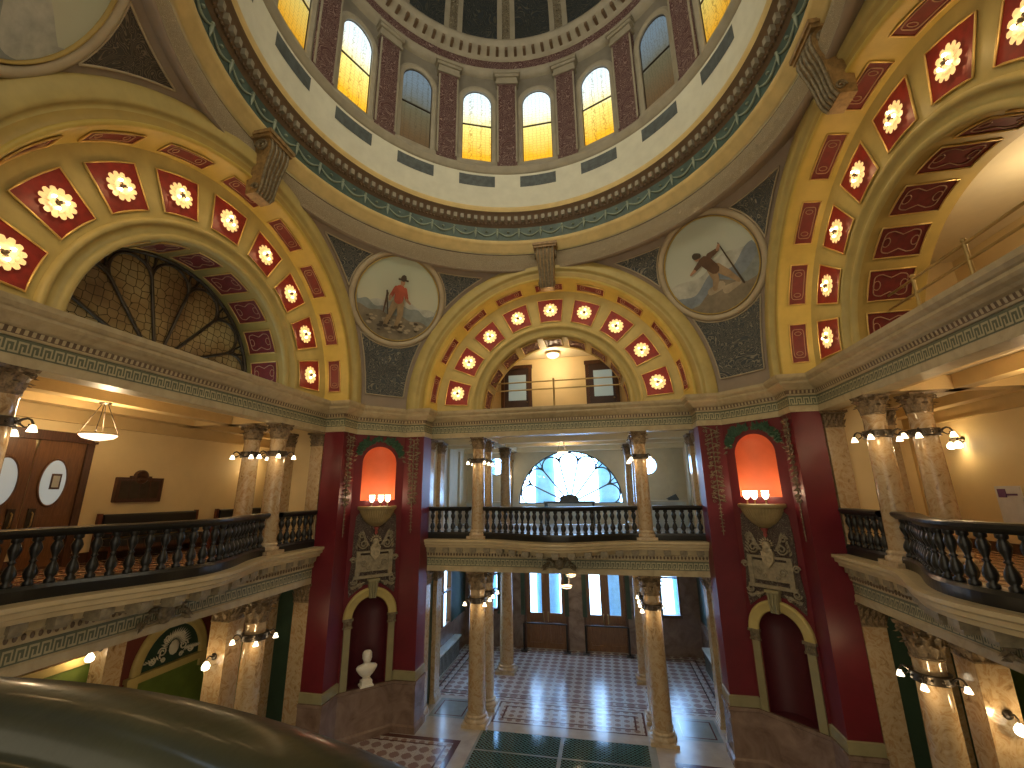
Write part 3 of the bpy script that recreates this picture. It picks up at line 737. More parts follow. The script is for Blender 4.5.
def medallion(k, label, kind):
    az = math.radians(AZ[k]); el = math.radians(26.9)
    n0 = Vector((math.cos(el) * math.cos(az), math.cos(el) * math.sin(az), math.sin(el)))
    # local axes: x to the viewer's right as seen from the middle, y up
    rt = n0.cross(Vector((0, 0, 1))).normalized(); up = rt.cross(n0).normalized()
    th = thing('painted_medallion', label, 'painting')
    C0 = sphn(n0)
    # mesh coordinates are local (x right, y up, z towards the hall)
    Mx = Matrix.Identity(4)
    for i in range(3): Mx[i][0] = rt[i]; Mx[i][1] = up[i]; Mx[i][2] = -n0[i]; Mx[i][3] = C0[i]
    th.matrix_world = Mx
    def P(x, y, off=0):
        r = math.hypot(x, y); a = r / RHO
        if r < 1e-6: return Vector((0, 0, off))
        return Vector((x / r * math.sin(a) * (RHO - off), y / r * math.sin(a) * (RHO - off), RHO - math.cos(a) * (RHO - off)))
    RP, RF = 1.36, 1.58
    g = MB(); g.grid([[P(r * math.cos(2 * PI * j / 64), r * math.sin(2 * PI * j / 64), o) for r, o in ((RF, 0), (RF, .06), (RF - .06, .09), (RP + .09, .08), (RP + .06, .05))] for j in range(65)])
    g.build('frame', 'mauve2', th)
    g = MB(); g.grid([[P(r * math.cos(2 * PI * j / 64), r * math.sin(2 * PI * j / 64), o) for r, o in ((RP + .04, .06), (RP + .03, .08), (RP + .01, .08), (RP, .03))] for j in range(65)])
    g.build('gilt_rim', 'olive', th)
    g = MB(); g.grid([[P(RP * i / 8 * math.cos(2 * PI * j / 48), RP * i / 8 * math.sin(2 * PI * j / 48), .03) for j in range(49)] for i in range(9)])
    pt = g.build('painted_scene', 'painted_sky' if kind != 1 else 'painted_sky_grey', th)
    lay = [.032]
    def clipy(x): return math.sqrt(max(0, (RP - .005) ** 2 - x * x))
    def land(fn, mat, nm):
        lay[0] += .004; mb = MB(); rows = []
        xs = [-RP + 2 * RP * i / 40 for i in range(41)]
        for x in xs:
            c = clipy(x); y1 = max(-c, min(c, fn(x))); rows.append([P(x, -c + (y1 + c) * q / 6, lay[0]) for q in range(7)])
        mb.grid(rows); mb.build(nm, mat, pt)
    def poly(pts, mat, nm):
        lay[0] += .003; mb = MB(); mb.add([P(x, y, lay[0]) for x, y in pts], [tuple(range(len(pts)))]); mb.build(nm, mat, pt)
    def strokes(segs, mat, nm):
        lay[0] += .003; mb = MB()
        for (x0, y0, w0, x1, y1, w1) in segs:
            d = Vector((x1 - x0, y1 - y0)); l = d.length or 1; nx, ny = -d.y / l, d.x / l
            mb.add([P(x0 + nx * w0, y0 + ny * w0, lay[0]), P(x1 + nx * w1, y1 + ny * w1, lay[0]), P(x1 - nx * w1, y1 - ny * w1, lay[0]), P(x0 - nx * w0, y0 - ny * w0, lay[0])], [(0, 1, 2, 3)])
            for (cx, cy, w) in ((x0, y0, w0), (x1, y1, w1)):
                mb.add([P(cx + w * math.cos(t * PI / 4), cy + w * math.sin(t * PI / 4), lay[0]) for t in range(8)], [tuple(range(8))])
        mb.build(nm, mat, pt)
    rnd = random.Random(k)
    if kind == 0:     # man in a red shirt and hat on rocky ground
        land(lambda x: -.10 + .10 * math.sin(3 * x + 1) + .06 * math.sin(7 * x), 'painted_mist', 'far_hills')
        land(lambda x: -.28 + .08 * math.sin(4 * x) + .05 * math.sin(11 * x), 'painted_hills', 'hills')
        land(lambda x: -.55 - .10 * x + .04 * math.sin(9 * x), 'painted_ground', 'ground')
        for i in range(60):
            x = rnd.uniform(-1.0, 1.1); y = rnd.uniform(-1.15, -.70 + .05 * rnd.random())
            if math.hypot(x, y) < 1.24:
                r = rnd.uniform(.04, .09); poly([(x + r * math.cos(t * PI / 3) * 1.2, y + r * .6 * math.sin(t * PI / 3)) for t in range(6)], 'painted_rock' if i % 3 else 'painted_dark', 'rock')
        strokes([(-.42, .12, .04, -.45, -.5, .02)], 'painted_brown', 'satchel_strap')
        strokes([(-.10, -.10, .12, -.22, -.50, .10), (-.22, -.50, .09, -.34, -.92, .06), (.06, -.10, .12, .12, -.50, .10), (.12, -.50, .09, .04, -.90, .06)], 'painted_trousers', 'trousers')
        strokes([(-.04, .34, .15, -.02, .0, .16), (-.18, .36, .07, -.30, .05, .06), (.12, .36, .07, .24, .06, .06)], 'painted_redshirt', 'red_shirt')
        strokes([(.24, .04, .05, .38, -.06, .035)], 'painted_skin', 'hand'); strokes([(-.30, .04, .05, -.32, -.06, .04)], 'painted_skin', 'hand'); strokes([(.0, .52, .07, .0, .60, .075)], 'painted_skin', 'face')
        strokes([(-.15, .66, .03, .15, .66, .03), (0, .70, .10, 0, .74, .09)], 'painted_dark', 'hat')
        strokes([(-.34, -.94, .05, -.26, -.95, .04), (.02, -.93, .05, .12, -.94, .04)], 'painted_dark', 'boots')
        strokes([(-.46, .20, .03, -.30, -.55, .02)], 'painted_dark', 'pick')
    elif kind == 1:   # man leaning on a long rifle, pointing, on a misty mountain ledge
        land(lambda x: .0 + .30 * x * .6 + .10 * math.sin(4 * x), 'painted_mist', 'mist')
        land(lambda x: -.30 + .28 * x + .12 * math.sin(5 * x + 2), 'painted_bluehills', 'blue_hills')
        land(lambda x: -.72 + .32 * x + .07 * math.sin(6 * x), 'painted_hills', 'slopes')
        land(lambda x: -.95 + .52 * max(0, 1 - abs(x - .05) / .75) + .18 * max(0, x), 'painted_ground', 'ledge')
        strokes([(-.25, -.70, .10, .1, -.62, .12), (.2, -.8, .12, .6, -.75, .06)], 'painted_rock', 'rock')
        strokes([(.44, .50, .018, .72, -.80, .03)], 'painted_dark', 'rifle')
        strokes([(.0, -.08, .14, .02, -.40, .10), (.02, -.40, .09, -.10, -.66, .07), (.15, -.10, .13, .42, -.42, .10), (.42, -.42, .09, .60, -.68, .06)], 'painted_buckskin', 'leggings')
        strokes([(-.08, .18, .17, .08, -.12, .15), (-.15, .24, .09, -.45, .08, .055), (.08, .28, .09, .36, .34, .05)], 'painted_brown', 'coat')
        strokes([(.36, .34, .045, .44, .44, .04)], 'painted_skin', 'hand'); strokes([(-.48, .06, .05, -.62, .0, .03)], 'painted_skin', 'hand'); strokes([(-.27, .36, .085, -.25, .38, .085)], 'painted_skin', 'face')
        strokes([(-.29, .44, .10, -.20, .42, .08)], 'painted_dark', 'hair')
    else:
        land(lambda x: -.2 + .2 * x + .2 * math.sin(3 * x), 'painted_mist', 'hills')
        land(lambda x: -.6 + .2 * math.sin(5 * x), 'painted_hills', 'slopes')
        land(lambda x: -.9, 'painted_ground', 'ground')
    return th
M['mauve2'] = plain('pale_mauve_frame', (.42, .35, .24), .55, var=.04)
medallion(0, 'round painting of a man in a red shirt and hat on rocky ground', 0)
medallion(1, 'round painting of a man leaning on a long rifle above misty hills', 1)
medallion(3, 'round painting of pale misty mountains, cut by the upper left corner', 2)
medallion(2, 'round landscape painting behind the right arch, out of the picture', 2)

# relief spandrels: three to each pendentive, filling what the medallion leaves free
def spandrels(k):
    az = math.radians(AZ[k]); el = math.radians(26.9)
    n0 = Vector((math.cos(el) * math.cos(az), math.cos(el) * math.sin(az), math.sin(el)))
    rt = n0.cross(Vector((0, 0, 1))).normalized(); up = rt.cross(n0).normalized()
    Rk = Matrix.Rotation(-math.radians(AZ[k] - 135), 3, 'Z')
    def inside(p):
        q = Rk @ p
        return math.hypot(q.x, q.z - ZS) > 4.99 and math.hypot(q.y, q.z - ZS) > 4.99 and q.z < 13.72 and q.z > 9.62
    def gp(th, s):
        d = rt * math.cos(th) + up * math.sin(th); a = s / RHO
        return sphn((n0 * math.cos(a) + d * math.sin(a)).normalized())
    N = 720; r1 = 1.62; rr = []
    for i in range(N):
        th = 2 * PI * i / N; s = r1
        if not inside(gp(th, r1)): rr.append(0); continue
        lo = r1; hi = r1
        while inside(gp(th, hi)) and hi < 7: hi += .05
        lo = hi - .05
        for _ in range(12):
            md = (lo + hi) / 2
            if inside(gp(th, md)): lo = md
            else: hi = md
        rr.append(lo)
    runs = []; i = 0
    st = next(i for i in range(N) if rr[i] == 0)
    cur = []
    for j in range(N + 1):
        i = (st + j) % N
        if rr[i] > 0: cur.append((2 * PI * (st + j) / N, rr[i]))
        else:
            if len(cur) > 12: runs.append(cur)
            cur = []
    for run in runs:
        tm = run[len(run) // 2][0]; d = up * math.sin(tm) + rt * math.cos(tm)
        mid = sum(t for t, _ in run) / len(run)
        pos = 'lower' if math.sin(mid) < -.5 else ('upper left' if math.cos(mid) < 0 else 'upper right')
        who = ['red-shirt medallion', 'rifleman medallion', 'medallion out of the picture', 'misty corner medallion'][k]
        big = len(run) > 40
        o = thing('relief_spandrel', '%s scroll relief spandrel, %s the %s' % ('slate grey' if k < 2 else 'dark brown', {'lower': 'just below', 'upper left': 'upper left of', 'upper right': 'upper right of'}[pos], who), 'relief')
        def row(t, r, off): return sphn((n0 * math.cos(r / RHO) + (rt * math.cos(t) + up * math.sin(t)) * math.sin(r / RHO)).normalized(), off)
        g = MB(); g.grid([[row(t, r1 + (r - r1) * q / 10, .02) for q in range(11)] for t, r in run]); g.build('panel', 'relblue' if k < 2 else 'relbrown', o)
        g = MB(); loop = [row(t, r, .03) for t, r in run] + [row(t, r1, .03) for t, r in reversed(run)]
        loop = [p for i, p in enumerate(loop) if i == 0 or (p - loop[i - 1]).length > .004]
        g.tube(loop, .022, 4, closed=True); g.build('edge_bead', 'mauve2', o)
for k in range(4): spandrels(k)

# ================================================================== COLUMNS
def capital_mesh(r, h, z0, seg=16):
    g = MB(); R = r
    g.lathe([(R, z0), (R * 1.12, z0 + .015), (R * 1.12, z0 + .035), (R * .98, z0 + .045), (R * .98, z0 + h * .5), (R * 1.12, z0 + h * .75), (R * 1.38, z0 + h * .86)], 16)
    for tier, (n, zb, ln, off) in enumerate(((8, .06, .42, 0), (8, .25, .50, .5))):
        for j in range(n):
            t = 2 * PI * (j + off) / n; c, s = math.cos(t), math.sin(t)
            rr = R * (1.0 + .05 * tier)
            w = 2 * PI * rr / n * .95; sd = Vector((-s, c, 0)); rad = Vector((c, s, 0)); rows = []
            for q in range(5):
                u = q / 4; ou = (0, .05, .12, .32, .62)[q] * R; zz = z0 + h * (zb + ln * (0, .4, .78, 1.0, .86)[q]); ww = w * (.8, 1, .95, .7, .25)[q] / 2
                cpt = rad * (rr + ou); rows.append([cpt - sd * ww + Vector((0, 0, zz)) - rad * .02, cpt + rad * .025 + Vector((0, 0, zz)), cpt + sd * ww + Vector((0, 0, zz)) - rad * .02])
            g.grid(rows, True)
    for j in range(4):
        t = PI / 4 + PI / 2 * j; rad = Vector((math.cos(t), math.sin(t), 0)); pts = []
        pts.append(rad * R * 1.05 + Vector((0, 0, z0 + h * .55)))
        for q in range(12):
            a = PI * .75 - q / 11 * 2.6 * PI; rr = R * .22 * (1 - q / 16)
            pts.append(rad * (R * 1.42 + rr * math.cos(a)) + Vector((0, 0, z0 + h * .76 + rr * math.sin(a))))
        g.tube(pts, R * .085, 6)
        t2 = t + PI / 4; rd = Vector((math.cos(t2), math.sin(t2), 0)); g.ball(tuple(rd * R * 1.28 + Vector((0, 0, z0 + h * .88))), R * .16, 6)
    # abacus with concave sides
    n = 8; pts = []
    for j in range(4):
        t0 = PI / 4 + PI / 2 * j
        for q in range(n):
            u = q / n; a = Vector((math.cos(t0), math.sin(t0), 0)); b = Vector((math.cos(t0 + PI / 2), math.sin(t0 + PI / 2), 0))
            p = (a * (1 - u) + b * u) * R * 1.75; p *= 1 - .22 * math.sin(PI * u); pts.append(p)
    m = len(pts); lo = [(p.x, p.y, z0 + h * .88) for p in pts]; hi = [(p.x * 1.06, p.y * 1.06, z0 + h) for p in pts]
    g.add(lo + hi, [tuple(reversed(range(m))), tuple(range(m, 2 * m))] + [(i, (i + 1) % m, m + (i + 1) % m, m + i) for i in range(m)])
    return g
def make_column(r, H, capr, hc, name='column', mat='marble'):
    t = thing(name, '', 'column')
    g = MB(); g.box(-r * 1.38, r * 1.38, -r * 1.38, r * 1.38, 0, .09); g.build('plinth', 'marblep', t)
    g = MB(); g.lathe([(r * 1.34, .09), (r * 1.38, .12), (r * 1.34, .165), (r * 1.18, .175), (r * 1.12, .20), (r * 1.2, .225), (r * 1.22, .245), (r * 1.15, .265), (r * 1.02, .28)], 28); g.build('base', 'marblep', t)
    g = MB(); g.lathe([(r * 1.02, .28), (r, .34)] + [(r - (r - capr) * (u / 8) ** 1.4, .34 + (H - hc - .38) * u / 8) for u in range(1, 9)] + [(capr * 1.08, H - hc - .02), (capr * 1.08, H - hc)], 32); g.build('shaft', mat, t)
    capital_mesh(capr, hc, H - hc).build('capital', 'capital', t)
    return t
def make_pilaster(w, d, H, hc, mat='marble', name='pilaster'):
    t = thing(name, '', 'pilaster')
    g = MB(); g.box(-w / 2 - .05, w / 2 + .05, -d - .05, 0, 0, .10); g.box(-w / 2 - .035, w / 2 + .035, -d - .035, 0, .10, .17); g.box(-w / 2 - .015, w / 2 + .015, -d - .015, 0, .17, .24); g.build('base', 'marblep', t)
    g = MB(); g.box(-w / 2, w / 2, -d, 0, .24, H - hc); g.build('shaft', mat, t)
    g = MB(); z0 = H - hc
    g.box(-w / 2 - .01, w / 2 + .01, -d - .01, 0, z0, H - .05); g.box(-w / 2 - .02, w / 2 + .02, -d - .02, 0, z0 - .0, z0 + .03); g.box(-w / 2 - .09, w / 2 + .09, -d - .09, 0, H - .06, H)
    for tier in (0, 1):
        for j in range(4):
            x = -w / 2 + w * (j + .5 * (tier == 0) + .25 * (tier == 1)) / 4
            if x < w / 2: g.leaf((x, -d - .01, z0 + .02 + tier * hc * .3), (0, -.12, 1), (0, -1, 0), hc * .48, w / 4, .35)
        for j in range(2):
            for s in (-1, 1): g.leaf((s * (w / 2 + .01), -d * (j + .5) / 2, z0 + .02 + tier * hc * .3), (s * .12, 0, 1), (s, 0, 0), hc * .48, w / 4, .35)
    for s in (-1, 1):
        pts = []
        for q in range(12):
            a = PI * .75 - q / 11 * 2.6 * PI; rr = hc * .13 * (1 - q / 16)
            pts.append((s * (w / 2 - .02 + rr * math.cos(a)), -d - .05, H - .13 + rr * math.sin(a)))
        g.tube(pts, .02, 5)
    g.build('capital', 'capital', t)
    return t
def place(root0, side, x, y, z, rz, label, group=None, cat=None):
    c = copy_tree(root0); c.matrix_world = ROT[side] @ Matrix.Translation((x, y, z)) @ Matrix.Rotation(rz, 4, 'Z')
    c['label'] = label
    if group: c['group'] = group
    return c
UC = make_column(.215, ZU - ZG, .185, .40)
LC = make_column(.262, ZL, .225, .52)
UP = make_pilaster(.40, .14, ZU - ZG, .40)
LP = make_pilaster(.46, .14, ZL, .50)
PIER = make_pilaster(.48, .48, ZL, .50, name='square_pier')

# lamp collars: a bronze hoop with scrolled arms and glass tulips
def make_collar(r, n=4):
    t = thing('column_lamp', '', 'lamp')
    g = MB(); g.lathe([(r, -.07), (r + .05, -.07), (r + .035, -.04), (r + .045, 0), (r + .035, .04), (r + .05, .07), (r, .07)], 24)
    for j in range(12):
        a = 2 * PI * j / 12; g.ball(((r + .05) * math.cos(a), (r + .05) * math.sin(a), 0), .022, 6)
    g.build('hoop', 'bronze', t)
    for j in range(n):
        a = PI / 4 + 2 * PI * j / n; c, s = math.cos(a), math.sin(a); rd = Vector((c, s, 0))
        g = MB(); g.tube([rd * (r + .03 + u) + Vector((0, 0, z)) for u, z in ((0, 0), (.05, .05), (.10, .07), (.14, .05), (.165, -.0), (.17, -.04))], [.024, .02, .018, .016, .016, .02], 6)
        g.tube([rd * (r + .03 + u) + Vector((0, 0, z)) for u, z in ((.04, -.02), (.09, -.06), (.13, -.05), (.13, -.01))], .012, 5)
        g.build('arm', 'bronze', t)
        g = MB(); g.lathe([(.018, .0), (.035, -.02), (.045, -.055), (.062, -.10)], 10, Matrix.Translation(rd * (r + .20) + Vector((0, 0, -.02))), caps=False); g.build('tulip_shade', 'tulip', t)
        g = MB(); g.ball(tuple(rd * (r + .20) + Vector((0, 0, -.085))), .026, 8); g.build('bulb', 'bulb', t)
    return t
CU = make_collar(.195); CLo = make_collar(.24)
KC.clear()
def col_light(side, x, y, z, e=7):
    for dx in (-.42, .42): point(ROT[side] @ Vector((x + dx, y - .30, z - .12)), e, r=.04)

def sidelab(s): return {'far': 'straight ahead', 'left': 'on the left', 'right': 'on the right'}[s]
for s in SIDES:
    g_ = {'far': 'far', 'left': 'left', 'right': 'right'}[s]
    for sx, w in ((-1, {'far': 'left', 'left': 'near', 'right': 'far'}[s]), (1, {'far': 'right', 'left': 'far', 'right': 'near'}[s])):
        if s == 'right' and sx == 1: continue
        xc = -2.86 if (s == 'left' and sx < 0) else sx * 2.6
        place(UC, s, xc, 6.82, ZG, 0, 'amber marble column at the %s side of the %s gallery balustrade' % (w, g_))
        place(CU, s, xc, 6.82, 7.52, 0, 'bronze lamp collar on the front %s column of the %s gallery' % (w, g_))
        col_light(s, xc, 6.82, 7.5, 5)
        y2 = 7.62 if s != 'far' else 7.87
        place(UC, s, sx * 2.6, y2, ZG, 0, 'second amber column close behind the front %s one, %s gallery' % (w, g_))
        if not (s == 'far' and False): place(CU, s, sx * 2.6, y2, 7.52, 0, 'bronze lamp collar on the second %s column of the %s gallery' % (w, g_))
        place(LC, s, sx * 2.6, 6.82, 0, 0, 'stout amber marble column under the %s end of the %s gallery' % (w, g_))
        place(CLo, s, sx * 2.6, 6.82, 3.30, 0, 'bronze lamp collar on the lower front %s column, %s side' % (w, g_))
        col_light(s, sx * 2.6, 6.82, 3.28, 5)
        if s == 'far':
            place(LC, s, sx * 2.6, 7.87, 0, 0, 'lower column hidden close behind the front %s lobby column' % w)
            place(CLo, s, sx * 2.6, 7.87, 3.30, 0, 'bronze lamp collar on the second %s lobby column' % w)
            place(LC, s, sx * 2.52, 10.61, 0, 0, 'free standing %s lobby column on the mosaic floor near the doors' % w)
            place(UC, s, sx * 2.52, 10.61, ZG, 0, 'rear %s column of the far gallery beside the fan window' % w)
        else:
            place(PIER, s, sx * 2.57 + .0, 7.58 + .24, 0, 0, 'square marble pier behind the lower %s column, %s hall' % (w, g_))
        # pilasters on the side walls of the opening
        for lv, z, nm in ((UP, ZG, 'upper'), (LP, 0, 'lower')):
            xw = 4.42
            place(lv, s, sx * xw, 6.90, z, -sx * PI / 2, '%s marble pilaster beside the red pier, %s end of the %s side' % (nm, w, g_))
            place(lv, s, sx * xw, 7.95, z, -sx * PI / 2, 'second %s marble pilaster in from the red pier, %s end of the %s side' % (nm, w, g_))
def remove_tree(o):
    for c in kids(o): remove_tree(c)
    bpy.data.objects.remove(o)
for o in (UC, LC, UP, LP, PIER, CU, CLo): remove_tree(o)

# ================================================================== GALLERIES
def bulge(x, half=2.35): return .5 + .5 * math.cos(PI * max(-1, min(1, x / half)))
def slab_edge(x, s='left'): return 6.30 - (.70 if s != 'far' else .98) * bulge(x, 2.45)
def rail_y(x): return 6.74 - .79 * bulge(x, 2.42)
DEPTH = {'far': 13.2, 'left': 10.0, 'right': 10.0, 'near': 10.0}
XW = {'far': 5.0, 'left': 7.0, 'right': 7.0, 'near': 7.0}
bal = MB()
hb = .70
bal.lathe([(.062, 0), (.066, .01), (.066, .05), (.040, .07), (.068, .12), (.080, .17), (.066, .24), (.034, .31), (.030, .33), (.052, .35), (.030, .37), (.034, .40), (.066, .49), (.074, .54), (.055, .60), (.040, .63), (.064, .65), (.064, .70)], 10)
BAL = bal.build('baluster', 'iron')
def near_y(x): return min(6.95, 6.09 + .150 * (-x + .35) ** 2)
def railing_side(s):
    T = ROT[s]
    def mk(nm, xs, label, y_of):
        th = thing('balustrade', label, 'balustrade')
        th.matrix_world = T
        pts = [(x, y_of(x)) for x in xs]
        g = MB(); w = .11 if s != 'near' else .27
        zt = 6.06 if s != 'near' else 5.985
        if s == 'near': g.sweep(pts, [(-.50, zt - .9), (-.52, zt - .42), (-.50, zt - .30), (-.44, zt - .23), (-.35, zt - .22), (-.27, zt - .175), (-.16, zt - .17), (-.07, zt - .175), (-.03, zt - .18), (-.02, zt - .165), (.02, zt - .12), (.08, zt - .09), (.14, zt - .085), (.20, zt - .095), (.25, zt - .125), (.27, zt - .17), (.24, zt - .23), (.12, zt - .26)], smooth=True)
        else: g.sweep(pts, [(-w, zt - .085), (-w - .02, zt - .06), (-w - .02, zt - .02), (-w + .02, zt), (w - .02, zt), (w + .02, zt - .02), (w + .02, zt - .06), (w, zt - .085), (w - .05, zt - .13), (-w + .05, zt - .13), (-w, zt - .085)])
        g.build('handrail', 'iron' if s != 'near' else 'railcap', th)
        g = MB(); g.sweep(pts, [(-.10, ZG), (-.10, ZG + .15), (-.07, ZG + .2), (.07, ZG + .2), (.10, ZG + .15), (.10, ZG), (-.10, ZG)]); g.build('bottom_rail', 'iron', th)
        # balusters at equal spacing along the curve
        L_ = [0]
        for i in range(1, len(pts)): L_.append(L_[-1] + math.dist(pts[i], pts[i - 1]))
        n = max(3, round(L_[-1] / .225))
        for j in range(n):
            d = (j + .5) / n * L_[-1]
            i = next(i for i in range(1, len(pts)) if L_[i] >= d); u = (d - L_[i - 1]) / (L_[i] - L_[i - 1])
            b = BAL.copy(); COL.objects.link(b); b.parent = th
            b.location = (pts[i - 1][0] * (1 - u) + pts[i][0] * u, pts[i - 1][1] * (1 - u) + pts[i][1] * u, ZG + .2)
            b.scale = (1, 1, (zt - (.13 if s != 'near' else .40) - ZG - .2) / .70)
        return th
    nm = {'far': 'far', 'left': 'left', 'right': 'right', 'near': 'nearest'}[s]
    mk('c', ([-2.64] if s == 'left' else []) + [-2.38 + 4.76 * i / 40 for i in range(41)] if s != 'near' else [-2.38 + 4.76 * i / 40 for i in range(41)],
       {'far': 'dark iron bowed balustrade of the far gallery, in front of the fan window', 'left': 'long dark bowed balustrade of the left gallery', 'right': 'dark bowed balustrade of the right gallery at the picture edge', 'near': 'broad olive bronze curved rail filling the lower left foreground'}[s], rail_y if s != 'near' else near_y)
    if s != 'near':
        ends = {'far': ('left', 'right'), 'left': ('near', 'far'), 'right': ('far', 'near')}[s]
        for sx, e_ in ((-1, ends[0]), (1, ends[1])):
            if (s == 'right' and sx == 1): continue
            mk('e', sorted([sx * ((3.10 if (s == 'left' and sx < 0) else 2.84) + (1.14 if (s == 'left' and sx < 0) else 1.40) * i / 4) for i in range(5)]), 'short straight dark balustrade between column and pilaster, %s end of the %s gallery' % (e_, nm), lambda x: 6.74)
for s in ('far', 'left', 'right', 'near'): railing_side(s)
bpy.data.objects.remove(BAL)

for si, s in enumerate(('far', 'left', 'right', 'near')):
    T = ROT[s]; D = DEPTH[s]; X = XW[s]
    # slab and its cornice
    xs = [-A - .02] + [-2.6 + 5.2 * i / 40 for i in range(41)] + [A + .02]
    edge = [(x, slab_edge(x, s)) for x in xs]
    g = MB()
    g.sweep(edge, [(-.55, 4.70), (-.42, 4.70), (-.40, 4.82), (-.12, 4.84), (-.11, 4.90), (-.05, 4.93), (-.045, 4.99), (0, 5.02), (.0, ZG), (-.30, ZG)], T=T)
    cn = struct(g.build('trim_%d' % (20 + si), 'corn'))
    g = MB(); n = len(edge)
    front = [(x, y + .12) for x, y in edge]; poly = [(x, y) for x, y in front] + [(A + .02, 6.9), (A + .02, 8.2), (X, 8.2), (X, D), (-X, D), (-X, 8.2), (-A - .02, 8.2), (-A - .02, 6.9)]
    m_ = len(poly); g.add([(x, y, ZG - .001) for x, y in poly] , [tuple(range(m_))], T=T)
    g.build('gallery_paving', 'galtile' if s != 'far' else 'tilew', cn)
    g = MB(); g.add([(x, y, ZG + .002) for x, y in front] + [(x, 6.98, ZG + .002) for x, y in reversed(front)], [tuple(range(2 * n))], T=T); g.build('stone_border', 'stone', cn)
    # straight entablature of the gallery
    p0, p1 = (-A - .02, R1), (A + .02, R1)
    g = MB(); g.sweep([p0, p1], [(-.40, ZL), (.02, ZL), (.02, ZL + .13), (-.0, ZL + .15), (.0, 4.52), (.03, 4.53), (.05, 4.56), (.05, 4.68), (.10, 4.70), (.12, 4.85), (-.42, 4.86), (-.42, ZL)], T=T)
    te = struct(g.build('trim_%d' % (30 + si), 'stone'))
    g = MB(); g.sweep([p0, p1], [(.004, 4.28), (.006, 4.52)], T=T); g.build('meander_ground', 'keybg', te)
    g = MB(); rep_meander(g, p0, p1, 4.30, 4.49, T=T); g.build('meander', 'keyfg', te)
    g = MB()
    for j in range(88): x = -A + 2 * A * (j + .5) / 88; g.ball((x, R1 - .055, 4.62), .032, 5, (1, 1, 1.5), T=T)
    g.build('bead_row', 'dentil', te)
    g = MB()
    for j in range(19):
        x = -A + .22 + (2 * A - .44) * j / 18; ye = slab_edge(x, s)
        g.box(x - .10, x + .10, ye + .16, R1 - .08, 4.72, 4.83, T); g.box(x - .08, x + .08, ye + .20, R1 - .10, 4.66, 4.73, T)
    g.build('modillion', 'band2', te)
    if s != 'near':
        c = thing('cartouche', {'far': 'small carved cartouche at the middle of the far gallery front', 'left': 'dark gilt carved cartouche on the left gallery front', 'right': 'carved grey cartouche on the right gallery front'}[s], 'ornament')
        c.matrix_world = T @ Matrix.Translation((0, R1 - .02, 4.42))
        g = MB(); g.ball((0, -.05, 0), .17, 12, (1, .45, 1.1)); g.build('shield', 'leafg', c)
        g = MB()
        for sx in (-1, 1):
            for q in range(7):
                g.leaf((sx * (.10 + .05 * q), -.05, .0 + .10 * math.sin(q)), (sx * 1, 0, .5 - .25 * q), (0, -1, .1), .20, .10)
            g.tube([(sx * (.20 + .12 * math.cos(t)), -.07, .02 + .12 * math.sin(t)) for t in [q * .5 for q in range(12)]], .022, 5)
        for q in range(5): g.leaf((-.12 + .06 * q, -.06, .12), (-.5 + .25 * q, 0, 1), (0, -1, .1), .14, .06)
        g.build('acanthus_leaf', 'leafg', c)
    # ceilings of the two storeys, with beams
    if s == 'near': continue
    g = MB(); g.box(-X, X, R1 + .36, D, 8.62, 8.72, T); cl = struct(g.build('ceiling', 'ceil'))
    g = MB()
    for y in ((7.05, 8.35, 9.55) if s != 'far' else (7.05, 9.2, 10.61, 12.9)): g.box(-X, X, y - .16, y + .16, 8.34, 8.62, T)
    for x in (-2.6, 2.6): g.box(x - .17, x + .17, R1 + .2, D, 8.34, 8.615, T)
    g.build('ceiling_beam', 'ceil' if s == 'far' else 'cream2', cl) if 'cream2' in M or s == 'far' else g.build('ceiling_beam', 'cream', cl)
    g = MB(); g.box(-X, X, R1 + .3, D, 4.62, 4.72, T); cl = struct(g.build('ceiling', 'ceil'))
    g = MB()
    for y in ((7.05, 9.0) if s != 'far' else (7.05, 7.87, 10.61)): g.box(-X, X, y - .2, y + .2, 4.14, 4.62, T)
    for x in (-2.6, 2.6): g.box(x - .2, x + .2, R1 + .2, D, 4.14, 4.615, T)
    g.build('ceiling_beam', 'ceil', cl)

